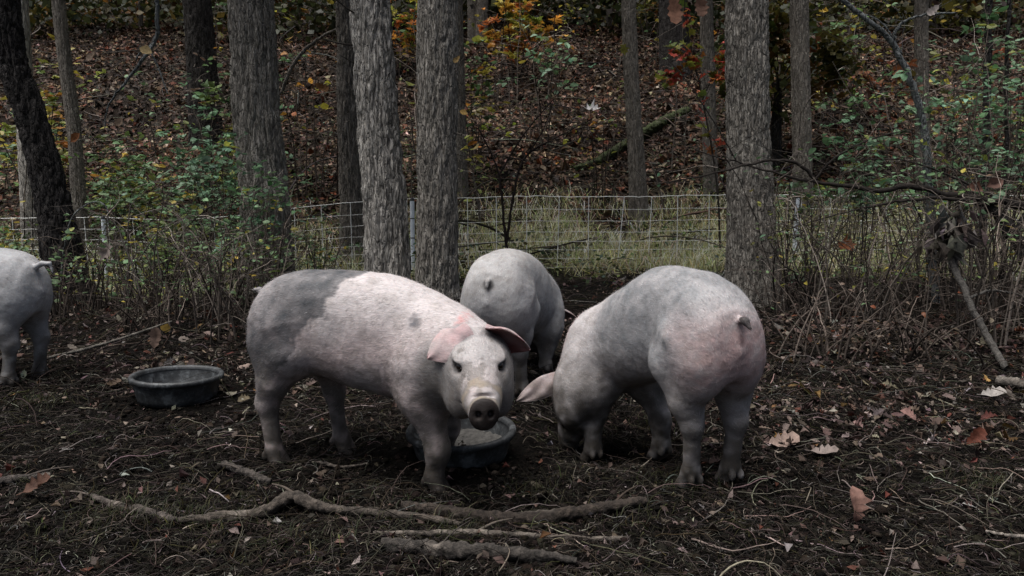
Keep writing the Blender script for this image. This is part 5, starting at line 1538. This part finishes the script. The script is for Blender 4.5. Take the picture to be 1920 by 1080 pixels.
woody("leaning_tree", "dark leaning trunk at the right edge carrying the bent branch", "tree",
      [([(1990, 618, 6.0), (1965, 560, 6.0), (1925, 480, 6.05), (1885, 415, 6.1), (1850, 385, 6.15), (1800, 340, 6.3)], [.075, .066, .055, .04, .02]),
       ([(1905, 440, 6.05), (1930, 400, 6.1), (1990, 350, 6.2)], [.04, .034, .026])], "bark_dark", "bent branches at the right", None, (.03, .03, .03), 7, "branch")
woody("slanting_stick", "grey stick slanting from the dead leaf clump to the ground at the right", "branch",
      [([(1886, 690, 4.35), (1850, 630, 4.55), (1815, 560, 4.7), (1785, 490, 4.85), (1772, 440, 4.95), (1765, 385, 5.0)], [.020, .021, .020, .022, .022, .016]),
       ([(1815, 560, 4.7), (1860, 545, 4.8), (1920, 555, 4.9)], [.010, .008, .005]),
       ([(1790, 500, 4.85), (1808, 440, 4.9), (1800, 385, 4.95)], [.010, .008, .005])], "wood", None, None, (.085, .078, .070), 8, "side_branch", 20, .25)
woody("thin_tree", "straight dark pole trunk near the top right corner", "tree",
      [([(1840, 548, 8.0), (1843, 430, 8.0), (1846, 340, 8.0), (1850, 200, 8.0), (1853, 60, 8.0), (1856, -60, 8.0), (1860, -300, 8.0)], [.042, .040, .038, .036, .034, .028])], "bark_dark", None, (60, .07, PAL_BLUE, L_OVAL, .3), (.03, .03, .03), 9, "branch", 20, .5)
woody("thin_tree", "second dark pole trunk, thinner and right of the first", "tree",
      [([(1880, 538, 8.4), (1884, 420, 8.4), (1888, 300, 8.4), (1886, 150, 8.4), (1893, 0, 8.4), (1900, -200, 8.4)], [.026, .025, .022, .020, .016])], "bark_dark", None, (40, .07, PAL_BLUE, L_OVAL, .3), (.03, .03, .03), 10, "branch", 20, .5)
woody("hanging_branch", "pale lichened dead branch hanging down at upper left", "branch",
      [([(290, -40, 8.2), (296, 40, 8.2), (290, 78, 8.2), (265, 115, 8.2), (235, 155, 8.2), (205, 195, 8.2), (196, 240, 8.2)], [.026, .022, .022, .018, .014, .010, .005]),
       ([(290, 78, 8.2), (283, 95, 8.15), (298, 130, 8.15), (315, 176, 8.1)], [.012, .011, .009, .005]),
       ([(288, 82, 8.2), (262, 100, 8.2), (255, 112, 8.2)], [.016, .012, .008])], "smooth", None, None, (.1, .1, .1), 11, "fork", 8, .4)
woody("bent_twig", "pale dead twig arching over the left netting post", "branch",
      [([(112, 575, 7.0), (118, 480, 7.0), (132, 415, 7.0), (155, 388, 7.0), (185, 378, 7.0), (201, 392, 7.0), (202, 412, 7.0), (190, 445, 7.0), (170, 470, 7.0)], [.006, .007, .008, .008, .007, .005, .003])], "smooth", None, None, (.1, .1, .1), 12)
woody("dead_branch", "dark broken branch leaning right of the thick grey trunk", "branch",
      [([(527, 175, 10.5), (545, 130, 10.5), (570, 95, 10.5), (610, 65, 10.5), (632, 55, 10.4)], [.022, .026, .026, .020, .016])], "bark_brown", None, None, (.05, .05, .05), 13, "fork", 10, .5)

# clump of shrivelled dead leaves hanging on the slanting stick
rng = np.random.default_rng(61)
c0 = at(1790, 425, 4.9); n = 60
al = np.stack([rng.normal(0, .35, n), rng.normal(0, .35, n), -np.ones(n)], 1)
nn = nrm(rng.normal(0, 1, (n, 3)))
pos = c0 + rng.normal(0, 1, (n, 3)) * np.array([.085, .05, .055])
v, f, c = leaves(L_OVAL, pos - c0, al, nn, rng.uniform(.08, .17, n), .55, rng.normal(.9, .5, n), rng.normal(0, .9, n), pick([(2, (.085, .072, .064)), (2, (.15, .13, .12)), (1, (.04, .033, .029))], n, .3, rng))
o = mk("dead_leaf_clump", v, f, M["leaf"], None, True, c); o.location = c0
tag(o, "clump of shrivelled grey dead leaves hanging on the slanting stick", "leaves")

# ------------------------------------------------------------------ single leaves one can point to
def one_leaf(label, p, al, nn, size, col, tpl=L_OAK, curl=.5, bend=.5, group="large single leaves", width=1.1, stalk=0):
    p = np.array(p, float)
    v, f, c = leaves(tpl, np.zeros((1, 3)), np.array([al], float), np.array([nn], float), size, width, np.array([curl]), np.array([bend]), np.array([col]))
    # a little thickness
    nv = len(v)
    o = mk("oak_leaf", v, f, M["leaf"], None, True, c)
    o.location = p
    if stalk:
        q = np.array([[0, 0, 0], [.03 * stalk, .02, .35 * stalk], [-.06 * stalk, .03, .7 * stalk], [.10 * stalk, .05, stalk]], float)
        v, f = tubes(resample(q, 14)[None], np.linspace(.0014, .0042, 14)[None], 5)
        mk("stalk", v, f, M["twig"], o, True, (.07, .058, .048))
    return tag(o, label, "leaf", group)
def gl(px, Y, dz=.02):
    return on(px, Y, dz)
one_leaf("large upright pinkish brown leaf on the dark mud at lower right", gl(1606, 2.33, .005), (.05, .25, 1), (.1, -1, .2), .115, (.17, .095, .075), L_OAK, .9, -.6, width=1.0)
one_leaf("pale tan oak leaf with a dark hole, on the mud right of the right pig", gl(1440, 3.10, .03), (1, .25, .0), (0, -.55, 1), .14, (.25, .18, .15), L_OAK, .5, .6)
one_leaf("dull tan leaf lying just right of the holed tan leaf", gl(1520, 3.02, .02), (.9, -.2, .05), (.1, -.3, 1), .11, (.18, .145, .13), L_OAK, .4, .3)
one_leaf("upright rust red leaf on the mud near the right edge", gl(1812, 3.10, .01), (.75, .1, .65), (-.3, -1, .3), .10, (.11, .036, .022), L_OAK, .7, .2)
one_leaf("whitish curled leaf on the leaves below the slanting stick", gl(1838, 3.75, .05), (1, .1, .05), (0, -.35, 1), .13, (.27, .245, .225), L_OAK, .6, .4)
one_leaf("orange-brown leaf lying on the bare mud at bottom left", gl(45, 2.47, .02), (.8, .3, .35), (-.1, -.6, .8), .10, (.075, .038, .026), L_OAK, .9, .3)
one_leaf("brown leaf lying behind the left pan, standing on edge", gl(290, 4.75, .03), (.15, .1, 1), (.2, -1, .2), .14, (.20, .135, .105), L_OAK, .6, .3)
one_leaf("round yellow leaf on the leaf bank behind the left pan", gl(312, 4.95, .08), (.1, .0, 1), (.0, -1, .3), .075, (.30, .20, .05), L_OVAL, .2, .1, width=1.5)
one_leaf("pale leaf caught high in the left brambles", at(205, 458, 6.4), (-.3, 0, -.6), (.2, -1, .5), .16, (.38, .31, .27), L_MAPLE, .5, .4)
one_leaf("white leaf hanging in the air before the slope, right of centre", at(1100, 205, 8.3), (1, -.2, -.1), (0, -.75, .8), .16, (.75, .71, .68), L_MAPLE, .6, .6, stalk=.75)
one_leaf("large brown oak leaf hanging at the top edge, right of centre", at(1262, -10, 3.0), (.10, 0, -1), (.1, -1, .1), .115, (.17, .085, .055), L_OAK, .3, .3, width=1.0, stalk=.4)
one_leaf("smaller brown oak leaf hanging beside the big scaly trunk at the top edge", at(1310, -12, 3.05), (.22, .1, -1), (-.1, -1, .1), .09, (.15, .085, .06), L_OAK, .6, .3, stalk=.4)
one_leaf("rust brown leaf caught on the bent branch at the right", at(1812, 350, 6.0), (1, 0, -.28), (0, -1, .4), .13, (.13, .065, .045), L_OVAL, .9, .3)
one_leaf("brown leaf caught on the right end of the bent branch", at(1850, 350, 6.0), (.8, 0, .3), (0, -1, .4), .13, (.12, .065, .05), L_OVAL, .9, .3, width=1.2)
one_leaf("orange maple leaf caught in the shrub before the right white post", at(1572, 462, 5.9), (1, 0, .1), (0, -.9, .5), .15, (.15, .055, .022), L_MAPLE, .5, .3)
one_leaf("yellow-green maple leaf near the slender grey trunk", at(1168, 84, 8.8), (.2, 0, -1), (0, -1, .2), .13, (.22, .20, .04), L_MAPLE, .3, .2)
for k_, (px_, py_, Y_, sz_, c_, lab_) in enumerate([
    (262, 90, 7.4, .13, (.26, .19, .09), "pale yellow leaf hanging high among the upper left saplings, biggest of those there"),
    (178, 97, 7.8, .12, (.30, .22, .16), "pinkish tan leaf hanging left of the slim leaning trunk's top"),
    (230, 222, 8.0, .11, (.24, .17, .12), "tan leaf hanging below the lichened dead branch"),
    (590, 158, 10.0, .20, (.16, .075, .025), "orange-brown leaf hanging beside the dark broken branch"),
    (150, 250, 8.2, .14, (.18, .070, .025), "rusty leaf caught on the slim brown trunk at left"),
    (862, 105, 7.0, .08, (.30, .20, .08), "small yellow-tan leaf by the dark grey trunk's right edge, upper one"),
    (862, 208, 7.0, .08, (.32, .20, .06), "small yellow leaf by the dark grey trunk's right edge, lower one"),
    (1760, 10, 6.5, .12, (.36, .31, .28), "whitish folded leaf at the top edge near the pole trunks")]):
    one_leaf(lab_, at(px_, py_, Y_), (math.cos(k_ * 2.1), .1, -.5), (0, -1, .5 - .2 * (k_ % 3)), sz_, c_, L_OAK if k_ % 2 else L_OVAL, .5, .4, stalk=.5)
one_leaf("white pointed leaf on the dark earth right of the middle pig", gl(1105, 6.3, .03), (1, .1, .1), (0, -.5, 1), .12, (.55, .52, .49), L_OAK, .5, .4)
